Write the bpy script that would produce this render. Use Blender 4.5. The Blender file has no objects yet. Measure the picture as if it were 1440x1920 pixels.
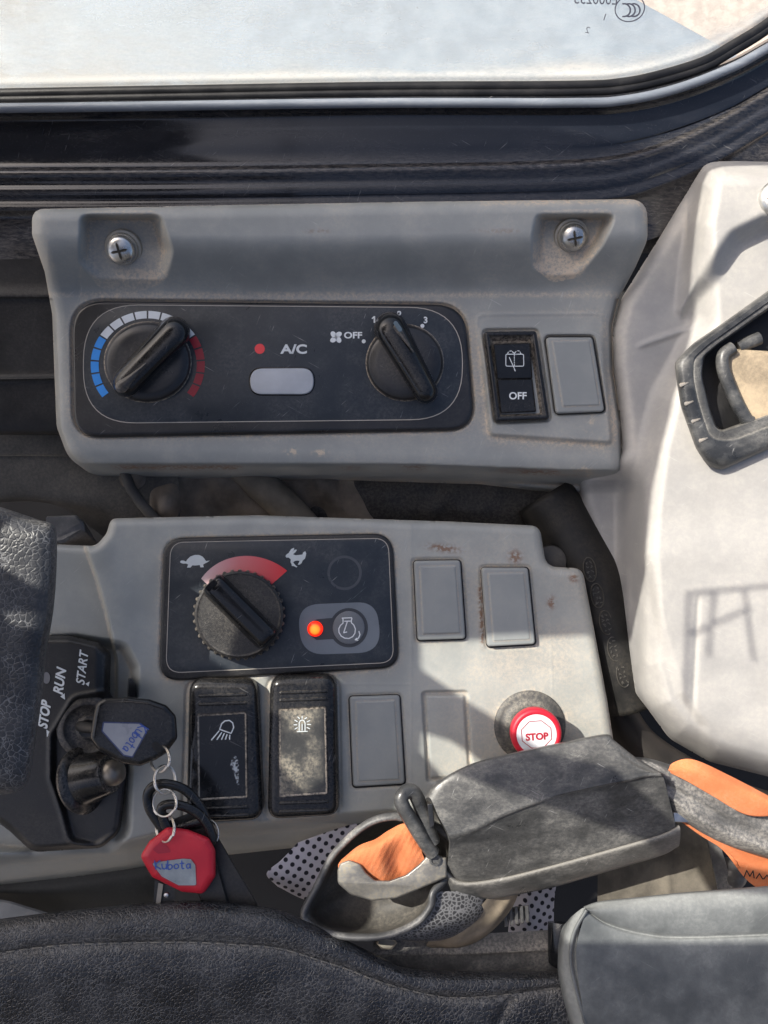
import bpy, math, random
import numpy as np
from mathutils import Vector, Matrix
from mathutils.geometry import tessellate_polygon
random.seed(7); rng = np.random.default_rng(7)

# ------------------------------------------------------------------ units
# One unit of the tables below is 0.27 mm. x runs right, y runs towards the seat, z towards the roof.
S = 0.00027
H = 1663.0                      # eye height above the console face, in the same unit

def W(x, y, z=0.0):
    """point on the plane at height z that lies at table position x,y"""
    k = (H - z) / H
    return ((x - 720) * k * S, (960 - y) * k * S, z * S)

def Wn(a):
    a = np.asarray(a, float); k = (H - a[:, 2]) / H
    return np.stack([(a[:, 0] - 720) * k * S, (960 - a[:, 1]) * k * S, a[:, 2] * S], 1)

# ------------------------------------------------------------------ camera, sky, sun, exposure
scn = bpy.context.scene
cam = bpy.data.cameras.new("camera"); camo = bpy.data.objects.new("camera", cam)
scn.collection.objects.link(camo); camo.location = (0, 0, H * S); camo.rotation_euler = (0, 0, 0)
cam.sensor_fit = 'VERTICAL'; cam.angle_y = 2 * math.atan(960 / H) if hasattr(cam, 'angle_y') else 1
cam.clip_start = 0.01; cam.clip_end = 500
scn.camera = camo

SUN_AZ = (-0.82, 0.57); SUN_EL = math.radians(44)
sv = Vector((SUN_AZ[0] * math.cos(SUN_EL), SUN_AZ[1] * math.cos(SUN_EL), math.sin(SUN_EL))).normalized()
world = bpy.data.worlds.new("World"); scn.world = world; world.use_nodes = True
nt = world.node_tree; nt.nodes.clear()
sky = nt.nodes.new('ShaderNodeTexSky'); sky.sky_type = 'NISHITA'; sky.sun_disc = False
sky.sun_elevation = SUN_EL; sky.sun_rotation = math.atan2(sv.x, sv.y)
sky.air_density = 0.8; sky.dust_density = 5.0; sky.ozone_density = 1.4
bg = nt.nodes.new('ShaderNodeBackground'); bg.inputs[1].default_value = 0.14
wo = nt.nodes.new('ShaderNodeOutputWorld')
nt.links.new(sky.outputs[0], bg.inputs[0]); nt.links.new(bg.outputs[0], wo.inputs[0])
sun = bpy.data.lights.new("sun", 'SUN'); sun.energy = 4.6; sun.angle = math.radians(0.42); sun.color = (1, 0.95, 0.85)
suno = bpy.data.objects.new("sun", sun); scn.collection.objects.link(suno)
suno.rotation_euler = sv.to_track_quat('Z', 'Y').to_euler()
scn.view_settings.view_transform = 'Standard'; scn.view_settings.look = 'None'
scn.view_settings.exposure = 0.66; scn.view_settings.gamma = 1

# ------------------------------------------------------------------ helpers: objects
col = scn.collection
def tag(o, label=None, cat=None, group=None, kind=None):
    if label: o['label'] = label
    if cat: o['category'] = cat
    if group: o['group'] = group
    if kind: o['kind'] = kind
    return o

def thing(name, label, cat, at, group=None):
    o = bpy.data.objects.new(name, None); col.objects.link(o); o.location = W(*at)
    o.empty_display_size = 0.01
    return tag(o, label, cat, group)

def mk(name, V, F, mat, parent=None, smooth=40, attrs=None, origin=None):
    """V: n x 3 in scene metres. Object origin = parent's origin (or first vertex mean)"""
    V = np.asarray(V, float)
    root = parent
    while root is not None and root.parent is not None: root = root.parent
    o0 = np.array(root.location) if root is not None else (np.array(origin) if origin is not None else V.mean(0))
    me = bpy.data.meshes.new(name)
    if isinstance(F, np.ndarray) and F.ndim == 2:
        n, k = F.shape
        me.vertices.add(len(V)); me.vertices.foreach_set('co', (V - o0).astype(np.float32).ravel())
        me.loops.add(n * k); me.loops.foreach_set('vertex_index', F.astype(np.int32).ravel())
        me.polygons.add(n); me.polygons.foreach_set('loop_start', np.arange(0, n * k, k, dtype=np.int32))
        me.update(calc_edges=True); me.validate()
    else:
        me.from_pydata([tuple(v) for v in (V - o0)], [], [tuple(f) for f in F]); me.validate()
    if attrs:
        for k2, v in attrs.items():
            if len(v) == len(me.vertices):
                a = me.attributes.new(k2, 'FLOAT', 'POINT'); a.data.foreach_set('value', np.asarray(v, np.float32))
    if smooth:
        me.polygons.foreach_set('use_smooth', [True] * len(me.polygons))
        if smooth < 180: me.set_sharp_from_angle(angle=math.radians(smooth))
    me.materials.append(mat)
    o = bpy.data.objects.new(name, me); col.objects.link(o)
    if parent is not None:
        o.parent = parent
        if parent.parent is not None or parent.type == 'MESH': pass
    if root is None: o.location = o0
    return o

# ------------------------------------------------------------------ helpers: outlines
def rpoly(pts, r, seg=6):
    n = len(pts); out = []
    if not hasattr(r, '__len__'): r = [r] * n
    for i in range(n):
        p0 = Vector(pts[i - 1]); p = Vector(pts[i]); p1 = Vector(pts[(i + 1) % n])
        a = p0 - p; b = p1 - p; la, lb = a.length, b.length
        ang = a.angle(b) if la > 0 and lb > 0 else math.pi
        t = min(r[i] / max(math.tan(ang / 2), 0.2), la * 0.48, lb * 0.48)
        q0 = p + a.normalized() * t; q1 = p + b.normalized() * t
        for k in range(seg + 1):
            s = k / seg
            # blend of quadratic curve that is close to an arc
            out.append(tuple(q0 * (1 - s) ** 2 + p * 2 * s * (1 - s) + q1 * s * s))
    return dens([out[i] for i in range(len(out)) if (Vector(out[i]) - Vector(out[i - 1])).length > 0.05])

def dens(p, L=24):
    out = []
    for i in range(len(p)):
        a = p[i]; b = p[(i + 1) % len(p)]
        d = math.dist(a[:2], b[:2]); m = max(1, int(d / L))
        for k in range(m):
            s = k / m; out.append(tuple(a[j] * (1 - s) + b[j] * s for j in range(len(a))))
    return out

def ell(cx, cy, rx, ry=None, n=48, rot=0, a0=0):
    ry = ry or rx; o = []
    for i in range(n):
        t = a0 + 2 * math.pi * i / n; x = rx * math.cos(t); y = ry * math.sin(t)
        o.append((cx + x * math.cos(rot) - y * math.sin(rot), cy + x * math.sin(rot) + y * math.cos(rot)))
    return o

def capsule(a, b, ra, rb, n=10):
    a = Vector(a); b = Vector(b); d = (b - a).normalized(); ang = math.atan2(d.y, d.x); o = []
    for i in range(n + 1):
        t = ang - math.pi / 2 + math.pi * i / n; o.append((b.x + rb * math.cos(t), b.y + rb * math.sin(t)))
    for i in range(n + 1):
        t = ang + math.pi / 2 + math.pi * i / n; o.append((a.x + ra * math.cos(t), a.y + ra * math.sin(t)))
    return o

def spline(P, m=8, closed=False):
    P = [np.array(p, float) for p in P]; n = len(P); out = []
    rngi = range(n if closed else n - 1)
    for i in rngi:
        p0 = P[(i - 1) % n] if closed or i > 0 else 2 * P[0] - P[1]
        p1 = P[i]; p2 = P[(i + 1) % n]
        p3 = P[(i + 2) % n] if closed or i + 2 < n else 2 * P[-1] - P[-2]
        for k in range(m):
            t = k / m
            out.append(0.5 * ((2 * p1) + (-p0 + p2) * t + (2 * p0 - 5 * p1 + 4 * p2 - p3) * t * t + (-p0 + 3 * p1 - 3 * p2 + p3) * t ** 3))
    if not closed: out.append(P[-1])
    return [tuple(p) for p in out]

def area(p): return sum(p[i - 1][0] * p[i][1] - p[i][0] * p[i - 1][1] for i in range(len(p))) / 2

def inset(p, d):
    """move each vertex of outline p inwards by d (table units)"""
    n = len(p); s = 1 if area(p) > 0 else -1; out = []
    for i in range(n):
        a = np.array(p[i - 1][:2]); b = np.array(p[i][:2]); c = np.array(p[(i + 1) % n][:2])
        e1 = b - a; e2 = c - b
        l1 = np.linalg.norm(e1) or 1; l2 = np.linalg.norm(e2) or 1
        n1 = np.array([-e1[1], e1[0]]) / l1; n2 = np.array([-e2[1], e2[0]]) / l2
        m = n1 + n2; ml = np.linalg.norm(m)
        if ml < 1e-6: m = n1; ml = 1
        m = m / ml; c_ = max(0.5, float(m @ n1))
        out.append(tuple(b + m * s * d / c_))
    return out

def loft(name, levels, mat, parent=None, cap=True, capb=False, smooth=40, dust=None, fixed=None):
    """levels: list of (outline, z). z may be a callable of x,y. The x,y scale is that of the top level."""
    zref = fixed if fixed is not None else None
    V = []; A = []; n = len(levels[0][0])
    for li, (o, z) in enumerate(levels):
        for p in o:
            zz = z(p[0], p[1]) if callable(z) else z
            if zref is None: V.append(W(p[0], p[1], zz))
            else:
                w = W(p[0], p[1], zref); V.append((w[0], w[1], zz * S))
            A.append(dust[li] if dust else 0.0)
    F = []
    flip = area(levels[0][0]) > 0
    for l in range(len(levels) - 1):
        for i in range(n):
            j = (i + 1) % n
            f = (l * n + i, l * n + j, (l + 1) * n + j, (l + 1) * n + i)
            F.append(f[::-1] if flip else f)
    def capf(base, up):
        pts = [Vector((V[base + i][0], V[base + i][1], 0)) for i in range(n)]
        for t in tessellate_polygon([pts]):
            a, b, c = [base + k for k in t]
            pa, pb, pc = np.array(V[a]), np.array(V[b]), np.array(V[c])
            nz = np.cross(pb - pa, pc - pa)[2]
            F.append((a, b, c) if (nz > 0) == up else (a, c, b))
    if cap: capf((len(levels) - 1) * n, True)
    if capb: capf(0, False)
    return mk(name, V, F, mat, parent, smooth=smooth, attrs={'dust': A})

def slab(name, o, z0, z1, mat, parent=None, r=4, seg=4, dust=(0.8, 0.0), smooth=50, draft=0):
    """plate with a rounded top edge; o is the outline at the top"""
    lv = [(inset(o, -draft), z0), (o, z1 - r)]; D = [dust[0], dust[0] * 0.3]
    for k in range(1, seg + 1):
        t = math.pi / 2 * k / seg
        lv.append((inset(o, r * (1 - math.cos(t))), z1 - r + r * math.sin(t))); D.append(dust[1])
    return loft(name, lv, mat, parent, dust=D, smooth=smooth, fixed=z1)

def flat(name, polys, z, mat, parent=None, g=None):
    """flat print: several filled outlines at height z (z number or callable)"""
    V = []; F = []; G = []
    for o in polys:
        base = len(V); pts = []
        for p in o:
            zz = z(p[0], p[1]) if callable(z) else z
            w = W(p[0], p[1], zz); V.append(w); pts.append(Vector((w[0], w[1], 0)))
            if g: G.append(g(p[0], p[1]))
        for t in tessellate_polygon([pts]):
            a, b, c = [base + k for k in t]
            nz = np.cross(np.array(V[b]) - np.array(V[a]), np.array(V[c]) - np.array(V[a]))[2]
            F.append((a, b, c) if nz > 0 else (a, c, b))
    return mk(name, V, F, mat, parent, smooth=0, attrs={'g': G} if g else None)

def ribbon(pts, w, closed=False):
    """outline quads of a pen stroke"""
    out = []; n = len(pts)
    for i in range(n if closed else n - 1):
        a = Vector(pts[i][:2]); b = Vector(pts[(i + 1) % n][:2])
        if (b - a).length < 1e-6: continue
        out.append(capsule(a, b, w / 2, w / 2, 4))
    return out

def strokes(name, lines, w, z, mat, parent):
    q = []
    for l in lines: q += ribbon(l, w)
    V = []; F = []
    for j, o in enumerate(q):
        base = len(V)
        for p in o:
            zz = (z(p[0], p[1]) if callable(z) else z) + 0.02 * (j % 9)
            V.append(W(p[0], p[1], zz))
        F.append(tuple(range(base, base + len(o)))[::-1])
    # outline direction: make the faces look up
    V = np.array(V); F2 = []
    for f in F:
        a, b, c = V[f[0]], V[f[1]], V[f[2]]
        F2.append(f if np.cross(b - a, c - a)[2] > 0 else f[::-1])
    return mk(name, V, F2, mat, parent, smooth=0)

def text(name, body, cx, cy, h, z, mat, parent, w=None, rot=0, mirror=False, bold=0.02, shear=0.0, warp=None):
    cu = bpy.data.curves.new('t', 'FONT'); cu.body = body; cu.offset = bold; cu.resolution_u = 4; cu.shear = shear
    o = bpy.data.objects.new('t', cu); col.objects.link(o)
    dg = bpy.context.evaluated_depsgraph_get(); me = bpy.data.meshes.new_from_object(o.evaluated_get(dg))
    V = np.array([v.co[:] for v in me.vertices]); F = [tuple(p.vertices) for p in me.polygons]
    bpy.data.objects.remove(o); bpy.data.curves.remove(cu); bpy.data.meshes.remove(me)
    mn = V.min(0); mx = V.max(0); c = (mn + mx) / 2
    sy = h / (mx[1] - mn[1]); sx = sy if w is None else w / (mx[0] - mn[0])
    X = (V[:, 0] - c[0]) * sx * (-1 if mirror else 1); Y = -(V[:, 1] - c[1]) * sy
    ca, sa = math.cos(rot), math.sin(rot)
    px = cx + X * ca - Y * sa; py = cy + X * sa + Y * ca
    if warp: px, py = warp(px, py)
    zz = z(px, py) if callable(z) else np.full(len(px), float(z))
    V2 = Wn(np.stack([px, py, zz], 1))
    if mirror: F = [f[::-1] for f in F]
    return mk(name, V2, F, mat, parent, smooth=0)

def tube(name, path, r, mat, parent=None, closed=False, n=8, raw=False, cap=True, taper=None, flatten=1.0, smooth=60):
    """path of (x,y,z) in table units; r in table units"""
    P = np.array([W(*p) for p in path]) if not raw else np.array(path); m = len(P)
    T = np.roll(P, -1, 0) - np.roll(P, 1, 0)
    if not closed: T[0] = P[1] - P[0]; T[-1] = P[-1] - P[-2]
    T /= np.linalg.norm(T, axis=1)[:, None] + 1e-12
    u = np.array([0, 0, 1.0]);
    if abs(T[0] @ u) > 0.9: u = np.array([0, 1.0, 0])
    V = []; u = u - T[0] * (u @ T[0]); u /= np.linalg.norm(u)
    for i in range(m):
        u = u - T[i] * (u @ T[i]); u /= np.linalg.norm(u) + 1e-12; v = np.cross(T[i], u)
        rr = (r if taper is None else r * taper(i / (m - 1))) * S
        for k in range(n):
            t = 2 * math.pi * k / n
            V.append(P[i] + rr * (math.cos(t) * u * flatten + math.sin(t) * v))
    F = []
    for i in range(m if closed else m - 1):
        for k in range(n):
            a = i * n + k; b = i * n + (k + 1) % n; c = ((i + 1) % m) * n + (k + 1) % n; d = ((i + 1) % m) * n + k
            F.append((a, b, c, d))
    if not closed and cap:
        F.append(tuple(range(n))[::-1]); F.append(tuple(range((m - 1) * n, m * n)))
    return mk(name, V, F, mat, parent, smooth=smooth)

def lathe(name, prof, c, axis, mat, parent=None, n=40, smooth=45, rx=1, dust=None):
    """prof: (radius, height) in table units along axis from c"""
    ax = Vector(axis).normalized(); u = ax.orthogonal().normalized(); v = ax.cross(u)
    C0 = Vector(W(*c)); V = []; A = []
    for k, (r, h) in enumerate(prof):
        for i in range(n):
            t = 2 * math.pi * i / n
            V.append(tuple(C0 + ax * h * S + (u * math.cos(t) + v * math.sin(t)) * r * S)); A.append(dust[k] if dust else 0)
    F = []
    for l in range(len(prof) - 1):
        for i in range(n):
            j = (i + 1) % n; F.append((l * n + i, l * n + j, (l + 1) * n + j, (l + 1) * n + i))
    if prof[-1][0] > 0.01: F.append(tuple(range((len(prof) - 1) * n, len(prof) * n)))
    return mk(name, V, F, mat, parent, smooth=smooth, attrs={'dust': A})

def sheet(name, rows, mat, parent=None, nu=60, nv=6, thick=0, dust=None, smooth=60, closed_u=False, zfun=None, linear_v=False, ends=False):
    """rows of control points (x,y,z) -> smooth lofted skin. Rows are resampled along their length."""
    R = []
    for r in rows:
        q = np.array(spline([p if len(p) == 3 else (p[0], p[1], 0) for p in r], 12, closed_u))
        if closed_u: q = np.vstack([q, q[:1]])
        d = np.r_[0, np.cumsum(np.linalg.norm(np.diff(q, axis=0), axis=1))]; d /= d[-1]
        t = np.linspace(0, 1, nu, endpoint=not closed_u)
        R.append(np.stack([np.interp(t, d, q[:, k]) for k in range(3)], 1))
    R = np.array(R); out = []; A = []
    m = len(R)
    for j in range(m - 1):
        p0 = R[j - 1] if j > 0 else 2 * R[0] - R[1]; p1 = R[j]; p2 = R[j + 1]; p3 = R[j + 2] if j + 2 < m else 2 * R[-1] - R[-2]
        for k in range(nv):
            t = k / nv
            if linear_v: q = p1 * (1 - t) + p2 * t
            else: q = 0.5 * (2 * p1 + (-p0 + p2) * t + (2 * p0 - 5 * p1 + 4 * p2 - p3) * t * t + (-p0 + 3 * p1 - 3 * p2 + p3) * t ** 3)
            out.append(q); A += [(dust[j] * (1 - t) + dust[j + 1] * t) if dust else 0.0] * nu
    out.append(R[-1]); A += [dust[-1] if dust else 0.0] * nu
    G = np.array(out); M = len(G); P = G.reshape(-1, 3)
    if zfun is not None: P[:, 2] += zfun(P[:, 0], P[:, 1])
    V = Wn(P); F = []
    w = nu if closed_u else nu - 1
    i, j = np.meshgrid(np.arange(w), np.arange(M - 1)); i = i.ravel(); j = j.ravel(); i2 = (i + 1) % nu
    F = np.stack([j * nu + i, (j + 1) * nu + i, (j + 1) * nu + i2, j * nu + i2], 1)
    # make it face up on average
    a = V[F[:, 0]]; b = V[F[:, 1]]; c = V[F[:, 2]]
    if np.cross(b - a, c - a)[:, 2].sum() < 0: F = F[:, ::-1]
    o = mk(name, V, F, mat, parent, smooth=smooth, attrs={'dust': A})
    if thick:
        md = o.modifiers.new('thickness', 'SOLIDIFY'); md.thickness = thick * S; md.offset = -1
    return o

# ------------------------------------------------------------------ helpers: moulded relief from distance fields
def sdf(X, Y, poly):
    P = np.array([p[:2] for p in poly], float); Q = np.roll(P, -1, 0); d = np.full(X.shape, 1e18); ins = np.zeros(X.shape, bool)
    for (ax, ay), (bx, by) in zip(P, Q):
        ex, ey = bx - ax, by - ay; l = ex * ex + ey * ey
        if l < 1e-9: continue
        wx, wy = X - ax, Y - ay; t = np.clip((wx * ex + wy * ey) / l, 0, 1)
        dx, dy = wx - t * ex, wy - t * ey; d = np.minimum(d, dx * dx + dy * dy)
        c = ((ay > Y) != (by > Y)); 
        if ey != 0: ins ^= c & (X < ax + (Y - ay) * ex / ey)
    d = np.sqrt(d); return np.where(ins, -d, d)

def sstep(a, b, x):
    t = np.clip((x - a) / (b - a), 0, 1); return t * t * (3 - 2 * t)

def noise2(X, Y, s, seed=0):
    r = np.random.default_rng(seed); g = r.random((64, 64)); x = X / s; y = Y / s
    xi = np.floor(x).astype(int); yi = np.floor(y).astype(int); fx = x - xi; fy = y - yi
    fx = fx * fx * (3 - 2 * fx); fy = fy * fy * (3 - 2 * fy)
    def G(a, b): return g[a % 64, b % 64]
    return (G(xi, yi) * (1 - fx) + G(xi + 1, yi) * fx) * (1 - fy) + (G(xi, yi + 1) * (1 - fx) + G(xi + 1, yi + 1) * fx) * fy

def blur(A, k):
    for ax in (0, 1):
        B = np.zeros_like(A)
        Ap = np.pad(A, [(k, k) if a == ax else (0, 0) for a in (0, 1)], mode='edge')
        cs = np.cumsum(Ap, axis=ax); cs = np.insert(cs, 0, 0, axis=ax)
        A = (np.take(cs, range(2 * k + 1, cs.shape[ax]), axis=ax) - np.take(cs, range(0, cs.shape[ax] - 2 * k - 1), axis=ax)) / (2 * k + 1)
    return A

def relief(name, outline, zf, step, mat, parent=None, dustf=None, conc=1.0, smooth=180, stainf=None):
    P = np.array([p[:2] for p in outline]); mn = P.min(0) - step * 2; mx = P.max(0) + step * 2
    xs = np.arange(mn[0], mx[0], step); ys = np.arange(mn[1], mx[1], step)
    X, Y = np.meshgrid(xs, ys); d = sdf(X, Y, outline)
    gy, gx = np.gradient(d, step); gl = np.sqrt(gx ** 2 + gy ** 2) + 1e-6
    m = (d > -step * 0.35) & (d < step * 1.6)
    X2 = np.where(m, X - gx / gl * d, X); Y2 = np.where(m, Y - gy / gl * d, Y); d2 = np.where(m, 0, d)
    Z = zf(X2, Y2, d2)
    D = np.clip((blur(Z, max(1, int(6 / step))) - Z) / 2.2, 0, 1) * conc
    if dustf is not None: D = np.clip(D + dustf(X2, Y2, d2), 0, 2)
    ok = d < step * 1.0
    f = ok[:-1, :-1] & ok[1:, :-1] & ok[:-1, 1:] & ok[1:, 1:]
    idx = np.arange(X.size).reshape(X.shape)
    F = np.stack([idx[:-1, :-1][f], idx[1:, :-1][f], idx[1:, 1:][f], idx[:-1, 1:][f]], 1)
    used = np.zeros(X.size, bool); used[F.ravel()] = True
    re = np.cumsum(used) - 1
    V = Wn(np.stack([X2.ravel(), Y2.ravel(), Z.ravel()], 1)[used])
    at = {'dust': D.ravel()[used]}
    if stainf is not None: at['stain'] = stainf(X2, Y2).ravel()[used]
    return mk(name, V, re[F], mat, parent, smooth=smooth, attrs=at)

# ------------------------------------------------------------------ materials
def N(t, ty, **kw):
    n = t.nodes.new(ty)
    for k, v in kw.items(): setattr(n, k, v)
    return n

def pmat(name, base, rough=0.5, dust=0.2, dcol=(0.40, 0.33, 0.25), bump=0.15, bs=1400, metal=0.0, mott=0.18, scratch=0.0,
         attr=1.0, spec=0.5, coat=0.0, speck=0.0, bdist=0.0002, crack=None, stretch=None, ns=(650, 8, .72), stain=False, soft=0.0):
    m = bpy.data.materials.new(name); m.use_nodes = True; t = m.node_tree; t.nodes.clear(); L = t.links.new
    out = N(t, 'ShaderNodeOutputMaterial'); b = N(t, 'ShaderNodeBsdfPrincipled'); L(b.outputs[0], out.inputs[0])
    tc = N(t, 'ShaderNodeTexCoord')
    co = tc.outputs['Object']
    if stretch:
        mp = N(t, 'ShaderNodeMapping'); mp.inputs['Scale'].default_value = stretch; L(co, mp.inputs[0]); cs = mp.outputs[0]
    else: cs = co
    def noise(scale, det=4, vec=None, r=0.55):
        n = N(t, 'ShaderNodeTexNoise'); n.inputs['Scale'].default_value = scale; n.inputs['Detail'].default_value = det
        n.inputs['Roughness'].default_value = r; L(vec or cs, n.inputs['Vector']); return n.outputs['Fac']
    def math_(op, a, c=None, clamp=False):
        n = N(t, 'ShaderNodeMath', operation=op, use_clamp=clamp)
        for i, v in enumerate((a, c)):
            if v is None: continue
            if isinstance(v, (int, float)): n.inputs[i].default_value = v
            else: L(v, n.inputs[i])
        return n.outputs[0]
    def ramp(f, a, c):
        n = N(t, 'ShaderNodeMapRange'); n.interpolation_type = 'SMOOTHSTEP'
        n.inputs[1].default_value = a; n.inputs[2].default_value = c; L(f, n.inputs[0]); return n.outputs[0]
    def mix(f, a, c):
        n = N(t, 'ShaderNodeMix', data_type='RGBA'); L(f, n.inputs[0]) if not isinstance(f, (int, float)) else setattr(n.inputs[0], 'default_value', f)
        for s, v in ((6, a), (7, c)):
            if isinstance(v, tuple): n.inputs[s].default_value = (*v, 1)
            else: L(v, n.inputs[s])
        return n.outputs[2]
    nb = noise(48, 6, r=.6); nm = noise(ns[0], ns[1], r=ns[2]); nf = noise(bs, 3)
    dark = tuple(c * (1 - mott) for c in base); lite = tuple(min(1, c * (1 + mott)) for c in base)
    c = mix(ramp(nb, 0.32, 0.68), dark, lite)
    if crack:
        # fine creased leather: thin pale lines round small cells
        vo = N(t, 'ShaderNodeTexVoronoi', feature='DISTANCE_TO_EDGE'); vo.inputs['Scale'].default_value = crack[0]
        wv = N(t, 'ShaderNodeTexNoise'); wv.inputs['Scale'].default_value = crack[0] * 0.6; L(cs, wv.inputs['Vector'])
        ad = N(t, 'ShaderNodeVectorMath', operation='SCALE'); ad.inputs['Scale'].default_value = 1.2 / crack[0]
        L(wv.outputs['Color'], ad.inputs[0]); a2 = N(t, 'ShaderNodeVectorMath', operation='ADD'); L(cs, a2.inputs[0]); L(ad.outputs[0], a2.inputs[1]); L(a2.outputs[0], vo.inputs['Vector'])
        ce = vo.outputs['Distance']
        line = math_('MULTIPLY', math_('SUBTRACT', 1.0, ramp(ce, 0.0, crack[1])), ramp(noise(70, 3), 0.35, 0.65))
        c = mix(math_('MULTIPLY', line, crack[2]), c, tuple(min(1, v + 0.17) for v in base))
    if dust > 0 or attr > 0:
        f = math_('MULTIPLY', ramp(nb, 0.40, 0.72), ramp(nm, 0.36, 0.66)); f = math_('MULTIPLY', f, dust * (1 - soft * .6)); f = math_('ADD', f, math_('MULTIPLY', ramp(nb, .3, .8), dust * soft * .5))
        if attr > 0:
            at = N(t, 'ShaderNodeAttribute', attribute_name='dust'); A = math_('MULTIPLY', at.outputs['Fac'], math_('ADD', math_('MULTIPLY', ramp(nm, 0.38, 0.66), 1 - soft), 0.12 + soft * .55))
            f = math_('ADD', f, math_('MULTIPLY', A, attr))
        f = math_('MINIMUM', f, 0.92); 
        c = mix(f, c, dcol)
    else: f = 0.0
    if stain:
        sa = N(t, 'ShaderNodeAttribute', attribute_name='stain'); sf = math_('MULTIPLY', sa.outputs['Fac'], ramp(noise(500, 6), 0.38, 0.58), True)
        c = mix(math_('MULTIPLY', sf, .85), c, (0.17, 0.085, 0.045))
    if speck > 0:
        sp = ramp(noise(2300, 2), 0.66, 0.76); c = mix(math_('MULTIPLY', sp, speck), c, tuple(min(1, v * 1.0 + 0.25) for v in dcol))
    if scratch > 0:
        for k, (rz, sc) in enumerate((((0.5), 1), ((-0.7), 1), (1.9, 1))):
            m0 = N(t, 'ShaderNodeMapping'); m0.inputs['Rotation'].default_value = (0, 0, rz); L(co, m0.inputs[0])
            mp = N(t, 'ShaderNodeMapping'); mp.inputs['Scale'].default_value = (60, 1500, 60); mp.inputs['Location'].default_value = (k * 3.3, 0, 0)
            L(m0.outputs[0], mp.inputs[0]); n = noise(1.0, 1, mp.outputs[0])
            s_ = math_('MULTIPLY', ramp(n, 0.70, 0.76), ramp(noise(90 + 30 * k, 2), 0.5, 0.7))
            c = mix(math_('MULTIPLY', s_, scratch), c, (0.5, 0.49, 0.47))
    L(c, b.inputs['Base Color'])
    rr = N(t, 'ShaderNodeMapRange'); L(nb, rr.inputs[0]); rr.inputs[1].default_value = .3; rr.inputs[2].default_value = .7
    rr.inputs[3].default_value = max(0.03, rough - 0.09); rr.inputs[4].default_value = min(1, rough + 0.12)
    if not isinstance(f, float): 
        ro = math_('ADD', rr.outputs[0], math_('MULTIPLY', f, 0.4), True); L(ro, b.inputs['Roughness'])
    else: L(rr.outputs[0], b.inputs['Roughness'])
    b.inputs['Metallic'].default_value = metal; b.inputs['Specular IOR Level'].default_value = spec
    b.inputs['Coat Weight'].default_value = coat; b.inputs['Coat Roughness'].default_value = 0.12
    if bump > 0:
        bn = N(t, 'ShaderNodeBump'); bn.inputs['Strength'].default_value = bump; bn.inputs['Distance'].default_value = bdist
        h = nf
        if crack: h = math_('ADD', math_('MULTIPLY', ramp(ce, 0, 0.2), 1.0), math_('MULTIPLY', nf, 0.25))
        else: h = math_('ADD', nf, math_('MULTIPLY', nb, 1.0))
        L(h, bn.inputs['Height']); L(bn.outputs[0], b.inputs['Normal'])
    return m

def plain(name, base, rough=0.5, metal=0, emit=None, es=0, noise_amt=0.1):
    m = pmat(name, base, rough, dust=0.0, attr=0, bump=0.03, metal=metal, mott=noise_amt)
    if emit:
        b = [n for n in m.node_tree.nodes if n.type == 'BSDF_PRINCIPLED'][0]
        b.inputs['Emission Color'].default_value = (*emit, 1); b.inputs['Emission Strength'].default_value = es
    return m

M = {}
M['grey'] = pmat('grey_plastic', (0.262, 0.273, 0.264), 0.42, dust=0.25, bump=0.22, scratch=0.35, mott=0.08, attr=1.7, stain=True, dcol=(0.52, 0.43, 0.33), speck=0.1)
M['grey_low'] = pmat('grey_plastic_console', (0.292, 0.303, 0.288), 0.42, dust=0.22, bump=0.22, scratch=0.45, mott=0.08, attr=1.5, stain=True, dcol=(0.50, 0.42, 0.33), speck=0.1)
M['cover'] = pmat('dusty_grey_cover', (0.255, 0.255, 0.255), 0.46, dust=0.3, bump=0.22, scratch=0.5, mott=0.08, ns=(420, 8, .7), soft=.78, dcol=(0.44, 0.415, 0.375))
M['cap'] = pmat('blank_cap_plastic', (0.23, 0.243, 0.24), 0.45, dust=0.12, bump=0.1, scratch=0.10, mott=0.06)
M['black'] = pmat('black_plastic', (0.012, 0.013, 0.016), 0.34, dust=0.05, attr=0.45, dcol=(0.36, 0.31, 0.25), bump=0.10, bs=1800, mott=0.2, speck=0.05, scratch=0.15)
M['blackgrain'] = pmat('grained_black_plastic', (0.011, 0.011, 0.012), 0.4, dust=0.10, attr=0.5, dcol=(0.26, 0.23, 0.19), bump=0.8, bs=2200, mott=0.2, speck=0.25)
M['gloss'] = pmat('gloss_black_plastic', (0.007, 0.008, 0.010), 0.2, dust=0.03, attr=0.42, dcol=(0.36, 0.31, 0.25), bump=0.04, bs=700, mott=0.2, speck=0.05, scratch=0.2, spec=.42)
M['face'] = pmat('dark_control_face', (0.024, 0.030, 0.038), 0.33, spec=.4, dust=0.12, bump=0.03, mott=0.10, scratch=0.45, speck=0.12, dcol=(0.34, 0.31, 0.28))
M['navy'] = pmat('navy_paint', (0.008, 0.010, 0.015), 0.13, dust=0.05, bump=0.02, mott=0.2, speck=0.10, scratch=0.25, attr=0.6, coat=0.2, stretch=(0.35, 1.6, 1), dcol=(0.25, 0.22, 0.19))
M['rubber'] = pmat('black_rubber', (0.008, 0.008, 0.009), 0.45, dust=0.12, attr=.5, spec=.35, dcol=(.11, .10, .09), bump=0.4, mott=0.3)
M['dirtyblack'] = pmat('dusty_black_plastic', (0.035, 0.037, 0.040), 0.30, dust=0.75, ns=(500, 8, .75), soft=.45, bump=0.25, bs=900, bdist=0.00025, mott=0.35, speck=0.3, dcol=(0.22, 0.21, 0.19), scratch=0.5, stretch=(1, 1.5, 1))
M['steel'] = pmat('steel', (0.62, 0.60, 0.57), 0.28, dust=0.15, metal=1.0, bump=0.05, mott=0.15)
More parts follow.
